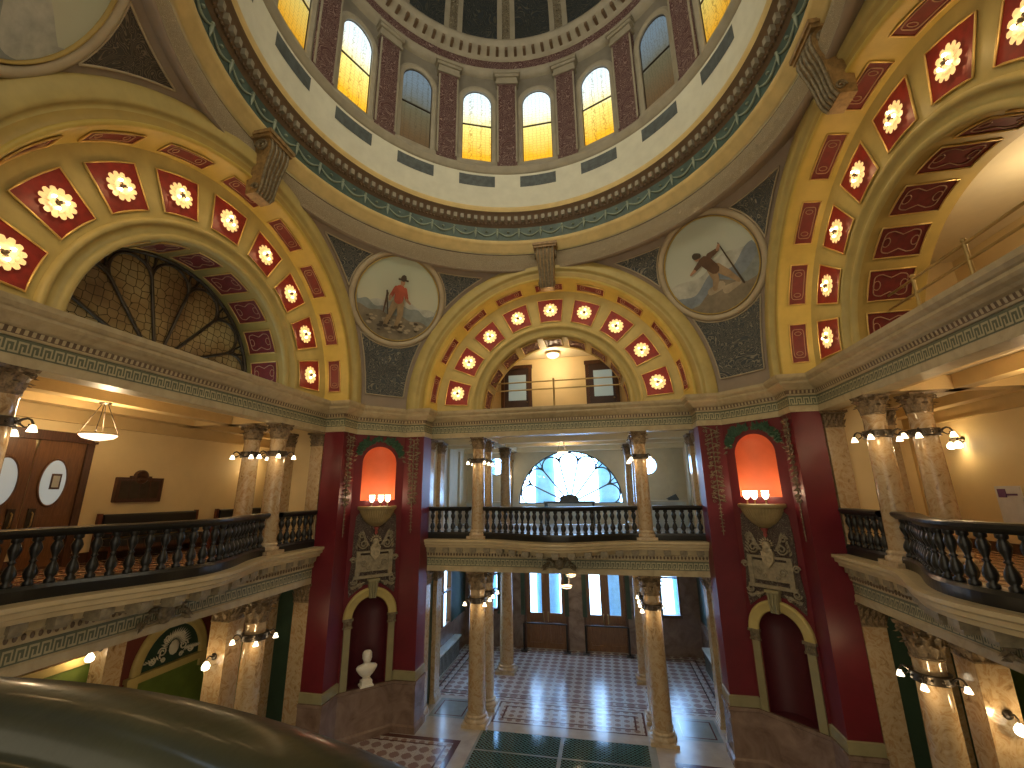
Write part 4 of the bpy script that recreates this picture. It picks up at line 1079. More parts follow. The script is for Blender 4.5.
# ------------------------------------------------------------------ walls of the left and right halls
for s in ('left', 'right'):
    T = ROT[s]; nm = s
    hi = MB(); hi.box(-7, 7, 10.0, 10.15, ZG, 8.62, T)
    w = struct(hi.build('wall_%s_upper' % nm, 'cream'))
    g = MB(); g.box(-7, 7, 9.93, 10.0, 8.10, 8.62, T); g.box(-7, 7, 9.90, 10.0, 8.08, 8.12, T); g.build('crown_band', 'cream2', w)
    g = MB(); g.box(-7, 7, 9.96, 10.0, ZG, ZG + .22, T); struct(g.build('baseboard_%s' % nm, 'woodd'))
    lo = MB(); lo.box(-7, 7, 10.0, 10.15, 2.12, 4.62, T); w2 = struct(lo.build('wall_%s_lower' % nm, 'redbrown' if 'redbrown' in M else 'wallred'))
    g = MB(); g.box(-7, 7, 9.99, 10.15, .0, 2.12, T); g.build('green_dado', 'lgreen', w2)
    g = MB(); g.box(-7, 1.5, 9.97, 10.0, 2.12, 2.95, T); g.build('green_dado', 'lgreen', w2)
    g = MB(); g.box(-7, 1.5, 9.90, 9.99, 2.95, 3.12, T); g.box(4.6, 7, 9.90, 9.99, 2.12, 2.30, T); g.build('impost_band', 'yellow2', w2)
    for sx in (-1, 1):
        g = MB(); g.box(*sorted((sx * 4.42, sx * 4.6)), R1 - .0, 8.3, ZG, 8.62, T); struct(g.build('wall_%s_return' % nm, 'cream'))
        g = MB(); g.box(*sorted((sx * 4.42, sx * 4.6)), R1 - .0, 8.3, 0, 4.62, T); struct(g.build('wall_%s_return_lower' % nm, 'green'))
        g = MB(); g.box(*sorted((sx * 7, sx * 7.15)), 6.9, 10.1, 0, 8.7, T); struct(g.build('wall_%s_end' % nm, 'cream'))
        g = MB(); g.box(*sorted((sx * 4.6, sx * 7)), 6.9, 7.0, 0, 8.7, T); struct(g.build('wall_%s_inner' % nm, 'cream'))
# far hall
T = ROT['far']
for sx, nm in ((-1, 'northwest'), (1, 'northeast')):
    g = MB(); g.box(*sorted((sx * 4.42, sx * 4.6)), R1, 8.35, ZG, 8.62); struct(g.build('wall_%s_upper_return' % nm, 'nwall'))
    g = MB(); g.box(*sorted((sx * 4.42, sx * 4.6)), R1, 8.35, 0, 4.62); struct(g.build('wall_%s_lower_return' % nm, 'green'))
    g = MB(); g.box(*sorted((sx * 5.0, sx * 5.15)), 8.3, 13.3, ZG, 8.62); g.box(*sorted((sx * 4.6, sx * 5.15)), 8.30, 8.35, ZG, 8.62); wl = struct(g.build('wall_%s_upper' % nm, 'nwall'))
    g = MB()
    for y in (9.3, 10.61, 12.0): g.box(*sorted((sx * 4.9, sx * 5.0)), y - .16, y + .16, ZG, 8.34)
    g.build('wall_pilaster', 'nwall', wl)
    # lower side wall with a window between y 9.0 and 11.2
    g = MB(); xx = sorted((sx * 5.0, sx * 5.15))
    g.box(*xx, 8.3, 9.3, 0, 4.62); g.box(*xx, 11.1, 13.3, 0, 4.62); g.box(*xx, 9.3, 11.1, 0, 1.45); g.box(*xx, 9.3, 11.1, 3.9, 4.62); g.box(*sorted((sx * 4.6, sx * 5.15)), 8.30, 8.35, 0, 4.62)
    wl = struct(g.build('wall_%s_lower' % nm, 'green'))
    g = MB(); g.box(*sorted((sx * 4.96, sx * 5.0)), 8.35, 13.2, 0, 1.4); g.build('dado', 'wains', wl)
    g = MB()
    for y in (9.3, 10.2, 11.1): g.box(*sorted((sx * 4.94, sx * 5.08)), y - .05, y + .05, 1.45, 3.9)
    for z in (1.45, 2.7, 3.88): g.box(*sorted((sx * 4.94, sx * 5.08)), 9.3, 11.1, z - .04, z + .04)
    wn = struct(g.build('window_%d' % (20 + (sx > 0)), 'wood')); g = MB(); g.box(*sorted((sx * 5.05, sx * 5.06)), 9.3, 11.1, 1.45, 3.9); g.build('pane', 'clear', wn)
    rd = thing('radiator', 'white radiator under the %s side window of the lobby' % ('left' if sx < 0 else 'right'), 'radiator')
    g = MB(); g.box(*sorted((sx * 4.72, sx * 4.96)), 9.3, 11.6, .08, .78); g.build('casing', 'white', rd)
    g = MB(); g.box(*sorted((sx * 4.66, sx * 4.97)), 9.22, 11.68, .78, .84); g.build('top_shelf', 'white', rd)
    g = MB()
    for j in range(16): y = 9.38 + 2.14 * j / 15; g.box(*sorted((sx * 4.70, sx * 4.73)), y - .03, y + .03, .14, .72)
    g.build('grille', 'slate', rd)
    g = MB(); g.box(*sorted((sx * 4.75, sx * 4.95)), 9.35, 9.5, 0, .08); g.box(*sorted((sx * 4.75, sx * 4.95)), 11.4, 11.55, 0, .08); g.build('foot', 'white', rd)

# back wall of the far hall: lower storey with doors and windows
YB = 13.2
g = MB()
xo = [(-5.15, -4.35), (-3.6, -2.3), (-.36, .34), (2.28 + .45, 3.6), (4.35, 5.15)]
xo = [(-5.15, -4.3), (-3.45, -2.30), (-.36, .30), (2.14, 3.5), (4.3, 5.15)]
for a, b_ in xo: g.box(a, b_, YB, YB + .3, 0, 4.62)
g.box(-4.3, -3.45, YB, YB + .3, 0, 1.45); g.box(3.5, 4.3, YB, YB + .3, 0, 1.45)
g.box(-5.15, 5.15, YB, YB + .3, 3.85, 4.62)
wb = struct(g.build('wall_north_lower', 'wains'))
g = MB()
for x in (-2.34, -.41, .35, 2.19, -3.40, 3.45): g.box(x - .09, x + .09, YB - .03, YB, 1.3, 4.6)
g.build('green_strip', 'green', wb)
def dbl_door(n, x0, x1):
    g = MB(); g.box(x0, x0 + .10, YB + .02, YB + .2, 0, 3.75); g.box(x1 - .10, x1, YB + .02, YB + .2, 0, 3.75); g.box(x0, x1, YB + .02, YB + .2, 3.55, 3.85)
    d = struct(g.build('door_%d' % n, 'woodd')); xm = (x0 + x1) / 2
    for a, b_ in ((x0 + .10, xm), (xm, x1 - .10)):
        g = MB(); g.box(a, a + .18, YB + .08, YB + .14, 0, 3.55); g.box(b_ - .18, b_, YB + .08, YB + .14, 0, 3.55)
        g.box(a + .18, b_ - .18, YB + .08, YB + .14, 0, .22); g.box(a + .18, b_ - .18, YB + .08, YB + .14, 1.12, 1.38); g.box(a + .18, b_ - .18, YB + .08, YB + .14, 3.20, 3.55); g.box(a + .18, b_ - .18, YB + .10, YB + .13, .22, 1.12)
        g.box(a + .26, b_ - .26, YB + .07, YB + .10, .32, 1.02)
        lf = g.build('door_leaf', 'wood', d); h = MB(); h.box(a + .18, b_ - .18, YB + .10, YB + .11, 1.38, 3.2); h.build('glass_pane', 'clear', lf)
        h = MB(); hx = b_ - .09 if a < xm - .3 else a + .09; h.tube([(hx, YB + .03, 1.05), (hx, YB + .0, 1.1), (hx, YB + .0, 1.4), (hx, YB + .03, 1.45)], .015, 6); h.build('door_handle', 'brass', lf)
dbl_door(1, -2.30, -.36); dbl_door(2, .30, 2.14)
for i, (a, b_) in enumerate(((-4.3, -3.45), (3.5, 4.3))):
    g = MB(); g.box(a, a + .07, YB + .05, YB + .2, 1.45, 3.85); g.box(b_ - .07, b_, YB + .05, YB + .2, 1.45, 3.85); g.box(a, b_, YB - .06, YB + .2, 1.40, 1.52); g.box(a, b_, YB + .05, YB + .2, 3.72, 3.85); g.box(a, b_, YB + .06, YB + .16, 2.9, 2.96)
    wn = struct(g.build('window_%d' % (22 + i), 'woodd')); h = MB(); h.box(a, b_, YB + .1, YB + .11, 1.5, 3.75); h.build('pane', 'clear', wn)
# black rails standing in front of the doors
for i, (a, b_) in enumerate(((-2.25, -.42), (.36, 2.10))):
    t = thing('door_guard_rail', 'black guard rail in front of the %s pair of oak doors' % ('left', 'right')[i], 'guard rail')
    g = MB(); g.tube([(a, 12.85, 1.07), (b_, 12.85, 1.07)], .03, 8); g.build('rail', 'blackrail', t)
    for x in (a, b_):
        g = MB(); g.tube([(x, 12.85, .02), (x, 12.85, 1.07)], .035, 8); g.box(x - .14, x + .14, 12.72, 12.98, 0, .04); g.build('post', 'blackrail', t)
# upper back wall with the great fan window and two round windows
def circ_hole_wall(mb, x0, x1, z0, z1, holes, y, T=None):
    xs = {x0, x1}
    for cx, cz, r, half in holes:
        for i in range(33): xs.add(cx + r * math.cos(PI * i / 32))
    xs = sorted(xs)
    for a, b_ in zip(xs, xs[1:]):
        if b_ - a < 1e-6: continue
        m_ = (a + b_) / 2; cuts = []
        for cx, cz, r, half in holes:
            if abs(m_ - cx) < r:
                ya, yb = (math.sqrt(max(0, r * r - (a - cx) ** 2)), math.sqrt(max(0, r * r - (b_ - cx) ** 2)))
                cuts.append(((cz if half else cz - ya), (cz if half else cz - yb), cz + ya, cz + yb))
        cuts.sort(); la = lb = z0
        for c0, c1, c2, c3 in cuts:
            mb.add([(a, y, la), (b_, y, lb), (b_, y, c1), (a, y, c0)], [(0, 1, 2, 3)], False, T); la, lb = c2, c3
        mb.add([(a, y, la), (b_, y, lb), (b_, y, z1), (a, y, z1)], [(0, 1, 2, 3)], False, T)
FX, FZ, FR = -.08, 5.98, 2.38
g = MB(); holes = [(FX, FZ, FR, True), (-3.55, 7.72, .42, False), (3.45, 7.62, .42, False)]
circ_hole_wall(g, -5.15, 5.15, ZG, 8.62, holes, YB); 
for cx, cz, r, hf in holes:
    n = 32; a1 = PI if hf else 2 * PI
    g.grid([[(cx + r * math.cos(a1 * i / n), y, cz + r * math.sin(a1 * i / n)) for y in (YB, YB + .3)] for i in range(n + 1)])
g.add([(FX - FR, YB, FZ), (FX + FR, YB, FZ), (FX + FR, YB + .3, FZ), (FX - FR, YB + .3, FZ)], [(0, 1, 2, 3)])
wu = struct(g.build('wall_north_upper', 'nwall'))
g = MB()
for x in (-2.95, 2.80): g.box(x - .2, x + .2, YB - .14, YB, ZG, 8.34); g.box(x - .26, x + .26, YB - .20, YB, 7.9, 8.0); g.box(x - .3, x + .3, YB - .24, YB, 8.24, 8.34)
g.build('wall_pilaster', 'marble', wu)
g = MB()
for x in (-4.5, 4.4): g.box(x - .12, x + .12, YB - .06, YB, ZG, 8.34)
g.build('wall_strip', 'nwall', wu)

def fan_glazing(cx, cz, r, T, bars, n=7, rb=.028, hub=.34):
    """petal tracery of a half-round fan light, in the x,z plane at y=0"""
    g = MB()
    g.tube([T @ Vector((cx + r * math.cos(PI * i / 40), 0, cz + r * math.sin(PI * i / 40))) for i in range(41)], rb * 1.6, 6)
    g.tube([T @ Vector((cx - r, 0, cz)), T @ Vector((cx + r, 0, cz))], rb * 1.6, 6)
    g.tube([T @ Vector((cx + hub * math.cos(PI * i / 16), 0, cz + hub * math.sin(PI * i / 16))) for i in range(17)], rb * 2, 6)
    for i in range(n):
        a0 = PI * i / n; a1 = PI * (i + 1) / n; am = (a0 + a1) / 2; rc = r * .80
        if i: g.tube([T @ Vector((cx + q * math.cos(a0), 0, cz + q * math.sin(a0))) for q in (hub, rc)], rb, 6)
        # petal head: from spoke to spoke through the outer edge
        hw = rc * math.sin((a1 - a0) / 2); c0 = rc * math.cos((a1 - a0) / 2); pts = []
        for q in range(13):
            t = PI * q / 12; u = hw * math.cos(t); v = c0 + (r * .97 - c0) * math.sin(t)
            pts.append(T @ Vector((cx + v * math.cos(am) + u * math.sin(am), 0, cz + v * math.sin(am) - u * math.cos(am))))
        g.tube(pts, rb, 6)
        if i:
            g.tube([T @ Vector((cx + q * math.cos(a0), 0, cz + q * math.sin(a0))) for q in (rc, r * .87)], rb, 5)
            for sg in (-1, 1): g.tube([T @ Vector((cx + q * math.cos(a0 + w), 0, cz + q * math.sin(a0 + w))) for q, w in ((r * .86, 0), (r * .9, sg * .035), (r * .99, sg * .05))], rb * .8, 5)
    return g
def half_disc(cx, cz, r, T, n=48):
    g = MB(); g.add([T @ Vector((cx + r * math.cos(PI * i / n), 0, cz + r * math.sin(PI * i / n))) for i in range(n + 1)], [tuple(range(n + 1))]); return g
Tf = Matrix.Translation((0, YB + .12, 0))
fan = struct(fan_glazing(FX, FZ, FR, Tf, None, 7, .036, .36).build('window_24', 'slate'))
half_disc(FX, FZ, FR, Matrix.Translation((0, YB + .16, 0))).build('pane', 'clear', fan)
for i, (cx, cz) in enumerate(((-3.55, 7.72), (3.45, 7.62))):
    g = MB(); g.tube([(cx + .42 * math.cos(2 * PI * q / 32), YB + .1, cz + .42 * math.sin(2 * PI * q / 32)) for q in range(32)], .04, 6, closed=True)
    for q in range(4): t = PI / 4 + PI / 2 * q; g.tube([(cx + u * math.cos(t), YB + .1, cz + u * math.sin(t)) for u in (.12, .42)], .014, 5)
    g.tube([(cx + .12 * math.cos(2 * PI * q / 16), YB + .1, cz + .12 * math.sin(2 * PI * q / 16)) for q in range(16)], .014, 5, closed=True)
    wn = struct(g.build('window_%d' % (25 + i), 'slate')); h = MB(); h.add([(cx + .42 * math.cos(2 * PI * q / 32), YB + .14, cz + .42 * math.sin(2 * PI * q / 32)) for q in range(32)], [tuple(range(32))]); h.build('pane', 'clear', wn)
# the low table and chest before the fan window
t = thing('display_table', 'dark table with a low display case before the fan window', 'table')
g = MB(); g.box(-1.15, 1.05, 12.1, 12.7, 6.02, 6.10); g.build('tabletop', 'slate', t)
for x in (-1.08, .98):
    for y in (12.16, 12.64): g = MB(); g.box(x - .04, x + .04, y - .04, y + .04, ZG, 6.02); g.build('leg', 'slate', t)
g = MB(); g.box(-.45, .35, 12.2, 12.6, 6.10, 6.24); g.grid([[(-.05 + .38 * math.cos(PI * i / 12), y, 6.24 + .13 * math.sin(PI * i / 12)) for y in (12.2, 12.6)] for i in range(13)])
for y in (12.2, 12.6): g.add([(-.05 + .38 * math.cos(PI * i / 12), y, 6.24 + .13 * math.sin(PI * i / 12)) for i in range(13)], [tuple(range(13))])
tag(g.build('display_case', 'slate'), 'grey round topped case on the table before the fan window', 'display case')
for x0, x1, lb in ((-4.6, -3.0, 'pale counter at the left end of the far gallery'), (2.9, 4.7, 'pale counter at the right end of the far gallery')):
    c = thing('counter', lb, 'counter'); g = MB(); g.box(x0, x1, 11.9, 12.5, ZG, 6.05); g.build('body', 'white', c); g = MB(); g.box(x0 - .05, x1 + .05, 11.85, 12.55, 6.05, 6.11); g.build('worktop', 'nwall', c)
g = MB(); g.box(4.05, 4.45, 12.0, 12.3, 6.11, 6.17); g.add([(3.95, 12.0, 6.17), (4.35, 12.0, 6.36), (4.37, 12.3, 6.36), (3.97, 12.3, 6.17), (4.45, 12.0, 6.17), (4.47, 12.3, 6.17)], [(0, 1, 4), (3, 2, 5), (0, 1, 2, 3), (1, 4, 5, 2)])
tag(g.build('desk_display', 'slate'), 'small slanted dark display on the right end counter', 'display')

# ================================================================== FLOOR
g = MB(); g.box(-12, 12, -12, 14, -.2, 0); struct(g.build('floor', 'tilew'))
def inlay(x0, x1, y0, y1, mat, z, nm='floor_inlay', T=None):
    g = MB(); g.add([(x0, y0, z), (x1, y0, z), (x1, y1, z), (x0, y1, z)], [(0, 1, 2, 3)], T=T); return struct(g.build(nm, mat))
def frame_inlay(x0, x1, y0, y1, w, mat, z, nm='floor_border', T=None):
    g = MB()
    for a, b_, c, d in ((x0, x1, y0, y0 + w), (x0, x1, y1 - w, y1), (x0, x0 + w, y0 + w, y1 - w), (x1 - w, x1, y0 + w, y1 - w)):
        g.add([(a, c, z), (b_, c, z), (b_, d, z), (a, d, z)], [(0, 1, 2, 3)], T=T)
    return struct(g.build(nm, mat))
# lobby field
inlay(-4.9, 4.9, 8.35, 13.2, 'tile', .003)
frame_inlay(-4.6, 4.6, 8.5, 12.9, .06, 'tiled', .006)
frame_inlay(-4.35, 4.35, 8.75, 12.65, .04, 'tiled', .006)
inlay(-2.2, 2.2, 6.95, 8.25, 'tile2', .003); frame_inlay(-1.95, 1.95, 7.2, 8.0, .05, 'tiled', .006); frame_inlay(-2.2, 2.2, 6.95, 8.25, .05, 'tiled', .006)
for s in (-1, 1):
    x0, x1 = sorted((s * 2.95, s * 4.2)); inlay(x0, x1, 6.9, 8.2, 'tileg', .003); frame_inlay(x0, x1, 6.9, 8.2, .05, 'tilew', .006); frame_inlay(x0 + .18, x1 - .18, 7.08, 8.02, .04, 'tiled', .006)
# prism glass floor in the middle, in framed panes
g = MB()
for i in range(2):
    for j in range(6):
        x0 = -2.33 + i * 2.28; y1 = 6.48 - j * .98
        g.add([(x0 + .04, y1 - .92, .004), (x0 + 2.22, y1 - .92, .004), (x0 + 2.22, y1, .004), (x0 + .04, y1, .004)], [(0, 1, 2, 3)])
inlay(-2.36, 2.36, .6, 6.5, 'tileg', .002); struct(g.build('floor_glass_pane', 'glassfloor'))
frame_inlay(-2.48, 2.48, .45, 6.62, .10, 'tilew', .005)
# corner carpets of red star mosaic
for sx in (-1, 1):
    for sy in (-1, 1):
        x0, x1 = sorted((sx * 2.75, sx * 6.1)); y0, y1 = sorted((sy * 2.75, sy * 5.85))
        inlay(x0, x1, y0, y1, 'tile', .003); frame_inlay(x0, x1, y0, y1, .16, 'tiled', .006); frame_inlay(x0 + .3, x1 - .3, y0 + .3, y1 - .3, .05, 'tiled', .006)
        frame_inlay(x0 + .16, x1 - .16, y0 + .16, y1 - .16, .14, 'tile2', .005)

# ================================================================== RED PIERS: bowls, reliefs, bust
side4 = ['left', 'right']
for k in (0, 1):
    T = diagM(k); nm = side4[k]; Rm = T.to_3x3(); out = Rm @ Vector((0, -1, 0))
    # fluted shell bowl with three lights
    b = thing('shell_bowl_sconce', 'gilded fluted half bowl with three lights under the coral niche, %s red pier' % nm, 'sconce')
    b.matrix_world = T
    g = MB(); n = 44; rows = []
    for (r, z) in ((.05, 5.52), (.16, 5.56), (.30, 5.66), (.42, 5.80), (.50, 5.95), (.53, 6.02)):
        rows.append([((r + (.02 * r if j % 2 else 0)) * math.cos(PI * j / n), -(r + (.03 * r if j % 2 else 0)) * .78 * math.sin(PI * j / n), z) for j in range(n + 1)])
    g.grid(rows, False); g.build('bowl', 'goldd', b)
    g = MB(); rows = [[(r * math.cos(PI * j / 24), -r * .78 * math.sin(PI * j / 24), z) for j in range(25)] for r, z in ((.53, 6.02), (.58, 6.04), (.60, 6.08), (.60, 6.12), (.56, 6.14), (.45, 6.10), (.0, 6.08))]
    g.grid(rows, False); g.build('rim', 'goldd', b)
    g = MB(); g.lathe([(.01, 5.30), (.05, 5.36), (.035, 5.42), (.06, 5.46), (.09, 5.53)], 12, Matrix.Translation((0, -.06, 0))); g.build('finial', 'wallred2', b)
    for j, x in enumerate((-.24, 0, .24)):
        g = MB(); y = -.24 - .08 * (x == 0); g.tube([(x, y, 6.10), (x, y, 6.24)], .018, 6); g.lathe([(.03, 6.22), (.035, 6.25)], 8, Matrix.Translation((x, y, 0))); st = g.build('stem', 'brass', b)
        g = MB(); g.lathe([(.03, 6.25), (.07, 6.30), (.085, 6.36), (.075, 6.42), (.09, 6.46)], 12, Matrix.Translation((x, y, 0)), caps=False); g.build('flame_shade', 'globe', b)
    for x in (-.24, .24): point(T @ Vector((x, .0, 6.44)), 4, (1, .70, .42), .05)
    point(T @ Vector((0, -.42, 6.55)), 2.5, (1, .72, .4), .05)
    # carved cartouche panel between bowl and niche arch
    c = thing('carved_trophy_panel', 'carved scroll and shield panel above the niche arch, %s red pier' % nm, 'relief'); c.matrix_world = T
    g = MB(); g.prism([(-.66, 3.62), (-.70, 4.0), (-.64, 4.6), (-.64, 5.3), (-.60, 5.85), (-.45, 6.0), (.45, 6.0), (.60, 5.85), (.64, 5.3), (.64, 4.6), (.70, 4.0), (.66, 3.62), (.5, 3.75), (.25, 3.92), (-.25, 3.92), (-.5, 3.75)], -.02, .0); g.build('scroll_ground', 'relgold2', c)
    g = MB(); g.box(-.46, .46, -.07, 0, 4.28, 4.74); g.box(-.54, -.42, -.09, 0, 4.16, 4.86); g.box(.42, .54, -.09, 0, 4.16, 4.86); g.box(-.58, .58, -.10, 0, 4.10, 4.18); g.box(-.5, .5, -.08, 0, 4.80, 4.86); g.build('tablet', 'band2', c)
    for sx in (-1, 1):
        g = MB()
        for (cx, cz, r, d) in ((.30, 4.50, .10, 1), (.62, 4.62, .09, 1), (.35, 5.05, .14, -1), (.42, 5.30, .10, 1), (.55, 4.05, .10, -1), (.38, 3.92, .07, 1), (.16, 4.40, .06, -1)):
            g = MB(); g.tube([(sx * (cx + r * (1 - q / 20) * math.cos(d * q * .62)), -.08, cz + r * (1 - q / 20) * math.sin(d * q * .62)) for q in range(16)], .022, 5); g.build('scroll', 'band2', c)
        g = MB()
        for q in range(8): g.leaf((sx * (.14 + .03 * q), -.05, 5.0 + .04 * q), (sx * (1 - .1 * q), 0, .3 + .1 * q), (0, -1, 0), .20, .08)
        for q in range(7): g.leaf((sx * (.22 + .05 * q), -.05, 4.0 - .03 * q), (sx, 0, -.5 + .2 * q), (0, -1, 0), .18, .07)
        for q in range(6): g.leaf((sx * (.50 - .02 * q), -.05, 4.9 + .08 * q), (sx * .6, 0, 1), (0, -1, 0), .16, .07)
        g.build('acanthus_spray', 'band2', c)
    g = MB(); g.ball((0, -.10, 5.10), .10, 12, (1, .8, 1.25)); g.ball((0, -.09, 5.0), .13, 12, (1, .5, .6)); g.prism([(-.15, 4.98), (.15, 4.98), (.13, 4.74), (0, 4.58), (-.13, 4.74)], -.13, -.05)
    for a in range(9): t = PI * a / 8; g.leaf((.09 * math.cos(t), -.08, 5.13 + .09 * math.sin(t)), (math.cos(t), 0, math.sin(t)), (0, -1, 0), .10, .05)
    g.build('mask_head', 'leafp', c)
    # green leaf crest over the coral niche
    c = thing('leaf_crest', 'green painted leaf crest arching over the coral niche, %s red pier' % nm, 'ornament'); c.matrix_world = T
    g = MB(); rnd = random.Random(3 + k)
    for q in range(260):
        t = PI * (.12 + .76 * rnd.random()); r = .56 + .27 * rnd.random() * math.sin(t); x, z = r * 1.05 * math.cos(t), 7.42 + r * math.sin(t) + .05
        if z > 8.16: continue
        g.leaf((x, -.01 - .03 * rnd.random(), z), (math.cos(t) + rnd.uniform(-.7, .7), 0, math.sin(t) * .6 + rnd.uniform(-.5, .5)), (0, -1, 0), .15, .08)
    g.build('leaf', 'leaf', c)
    g = MB()
    for sx in (-1, 1):
        for q in range(7): g.leaf((sx * (.50 + .035 * q), -.015, 7.98 - .02 * q * q * .6), (sx, 0, .5 - .2 * q), (0, -1, 0), .16, .07)
    g.build('side_spray', 'leafg', c)
    # ornamental drops on the flanks
    for fl in (0, 1):
        if k == 0: p0, p1 = ((-R0, A), (-R0, B)) if fl == 0 else ((-B, R0), (-A, R0))
        else: p0, p1 = ((A, R0), (B, R0)) if fl == 0 else ((R0, B), (R0, A))
        mx = Vector(((p0[0] + p1[0]) / 2, (p0[1] + p1[1]) / 2, 0)); d = Vector((p1[0] - p0[0], p1[1] - p0[1], 0)).normalized(); nn = Vector((d.y, -d.x, 0))
        c = thing('garland_drop', 'gilt leaf garland hanging on the %s flank of the %s red pier' % ('side' if (k == 0) == (fl == 0) else 'far', nm), 'ornament', mx, math.atan2(d.y, d.x))
        g = MB(); q = 0; z = 8.20; rnd = random.Random(k * 2 + fl)
        while z > 5.35:
            big = z > 6.2; w = (.26 if z > 7.75 else .20) if big else .07; w *= .75 + .4 * rnd.random()
            for sx in (-1, 1):
                g.leaf((0, -.015, z), (sx, 0, rnd.uniform(-.9, .3)), (0, -1, 0), w, .055 if big else .03)
                if big:
                    g.leaf((sx * w * .5, -.02, z), (sx * rnd.uniform(-.6, .8), 0, rnd.choice((-1, 1)) * .9), (0, -1, 0), .09, .05)
                    cx, cz, rr_ = sx * w * .62, z - .05, .035 + .02 * rnd.random()
                    g.tube([(cx + rr_ * (1 - q_ / 14) * math.cos(sx * q_ * .7), -.02, cz + rr_ * (1 - q_ / 14) * math.sin(sx * q_ * .7)) for q_ in range(10)], .009, 4)
            if big: g.leaf((0, -.03, z + .02), (0, 0, -1), (0, -1, 0), .12, .07)
            z -= .13 if big else .10
        g.tube([(0, -.01, 8.2), (0, -.01, 5.3)], .012, 5); g.build('leaves', 'leafg', c)
# bust in the left niche
T = diagM(0)
b = thing('bust', 'white marble bust of a man in the lower niche of the left red pier', 'bust'); b.matrix_world = T @ Matrix.Translation((0, .02, ZW)) @ Matrix.Diagonal((1.12, 1.05, .88, 1))
g = MB(); g.box(-.16, .16, -.15, .12, 0, .05); g.box(-.13, .13, -.12, .10, .05, .17); g.lathe([(.13, .17), (.10, .20), (.085, .24), (.11, .28)], 16, Matrix.Translation((0, -.01, 0))); g.build('socle', 'bust', b)
g = MB(); rows = []
for z, rx, ry, cy in ((.26, .10, .08, 0), (.32, .16, .11, 0), (.40, .21, .13, 0), (.48, .255, .135, .0), (.54, .265, .13, .0), (.585, .23, .11, .01), (.615, .13, .085, .01), (.64, .085, .08, .01), (.68, .078, .078, .0), (.70, .088, .098, -.01), (.73, .098, .115, -.012), (.79, .108, .125, -.005), (.86, .112, .128, .0), (.92, .105, .122, .005), (.97, .078, .092, .01), (1.0, .02, .03, .01)):
    rows.append([(rx * math.cos(2 * PI * j / 24), cy + ry * math.sin(2 * PI * j / 24) * (1.0), z) for j in range(24)])
g.grid(rows, True, True)
g.tube([(0, -.125, .87), (0, -.148, .82), (0, -.155, .80), (0, -.135, .785)], [.012, .016, .018, .012], 8)
g.ball((0, -.122, .755), .024, 8, (1.5, .7, .5)); g.ball((0, -.108, .715), .034, 8, (1, .7, .7))
for sx in (-1, 1): g.ball((sx * .108, .0, .80), .024, 8, (.5, 1, 1.5)); g.ball((sx * .042, -.115, .84), .016, 8, (1.4, .5, .6)); g.tube([(sx * .018, -.126, .868), (sx * .07, -.11, .868)], .01, 6)
g.build('torso_and_head', 'bust', b)
g = MB(); g.grid([[( rx * math.cos(2 * PI * j / 20), .018 + ry * math.sin(2 * PI * j / 20), z) for j in range(20)] for z, rx, ry in ((.80, .112, .118), (.87, .120, .125), (.94, .112, .118), (.99, .078, .085), (1.015, .01, .01))], True, True)
g.build('hair', 'bust', b)

# ================================================================== LEFT HALL FURNISHINGS
T = ROT['left']
LX = -9.99
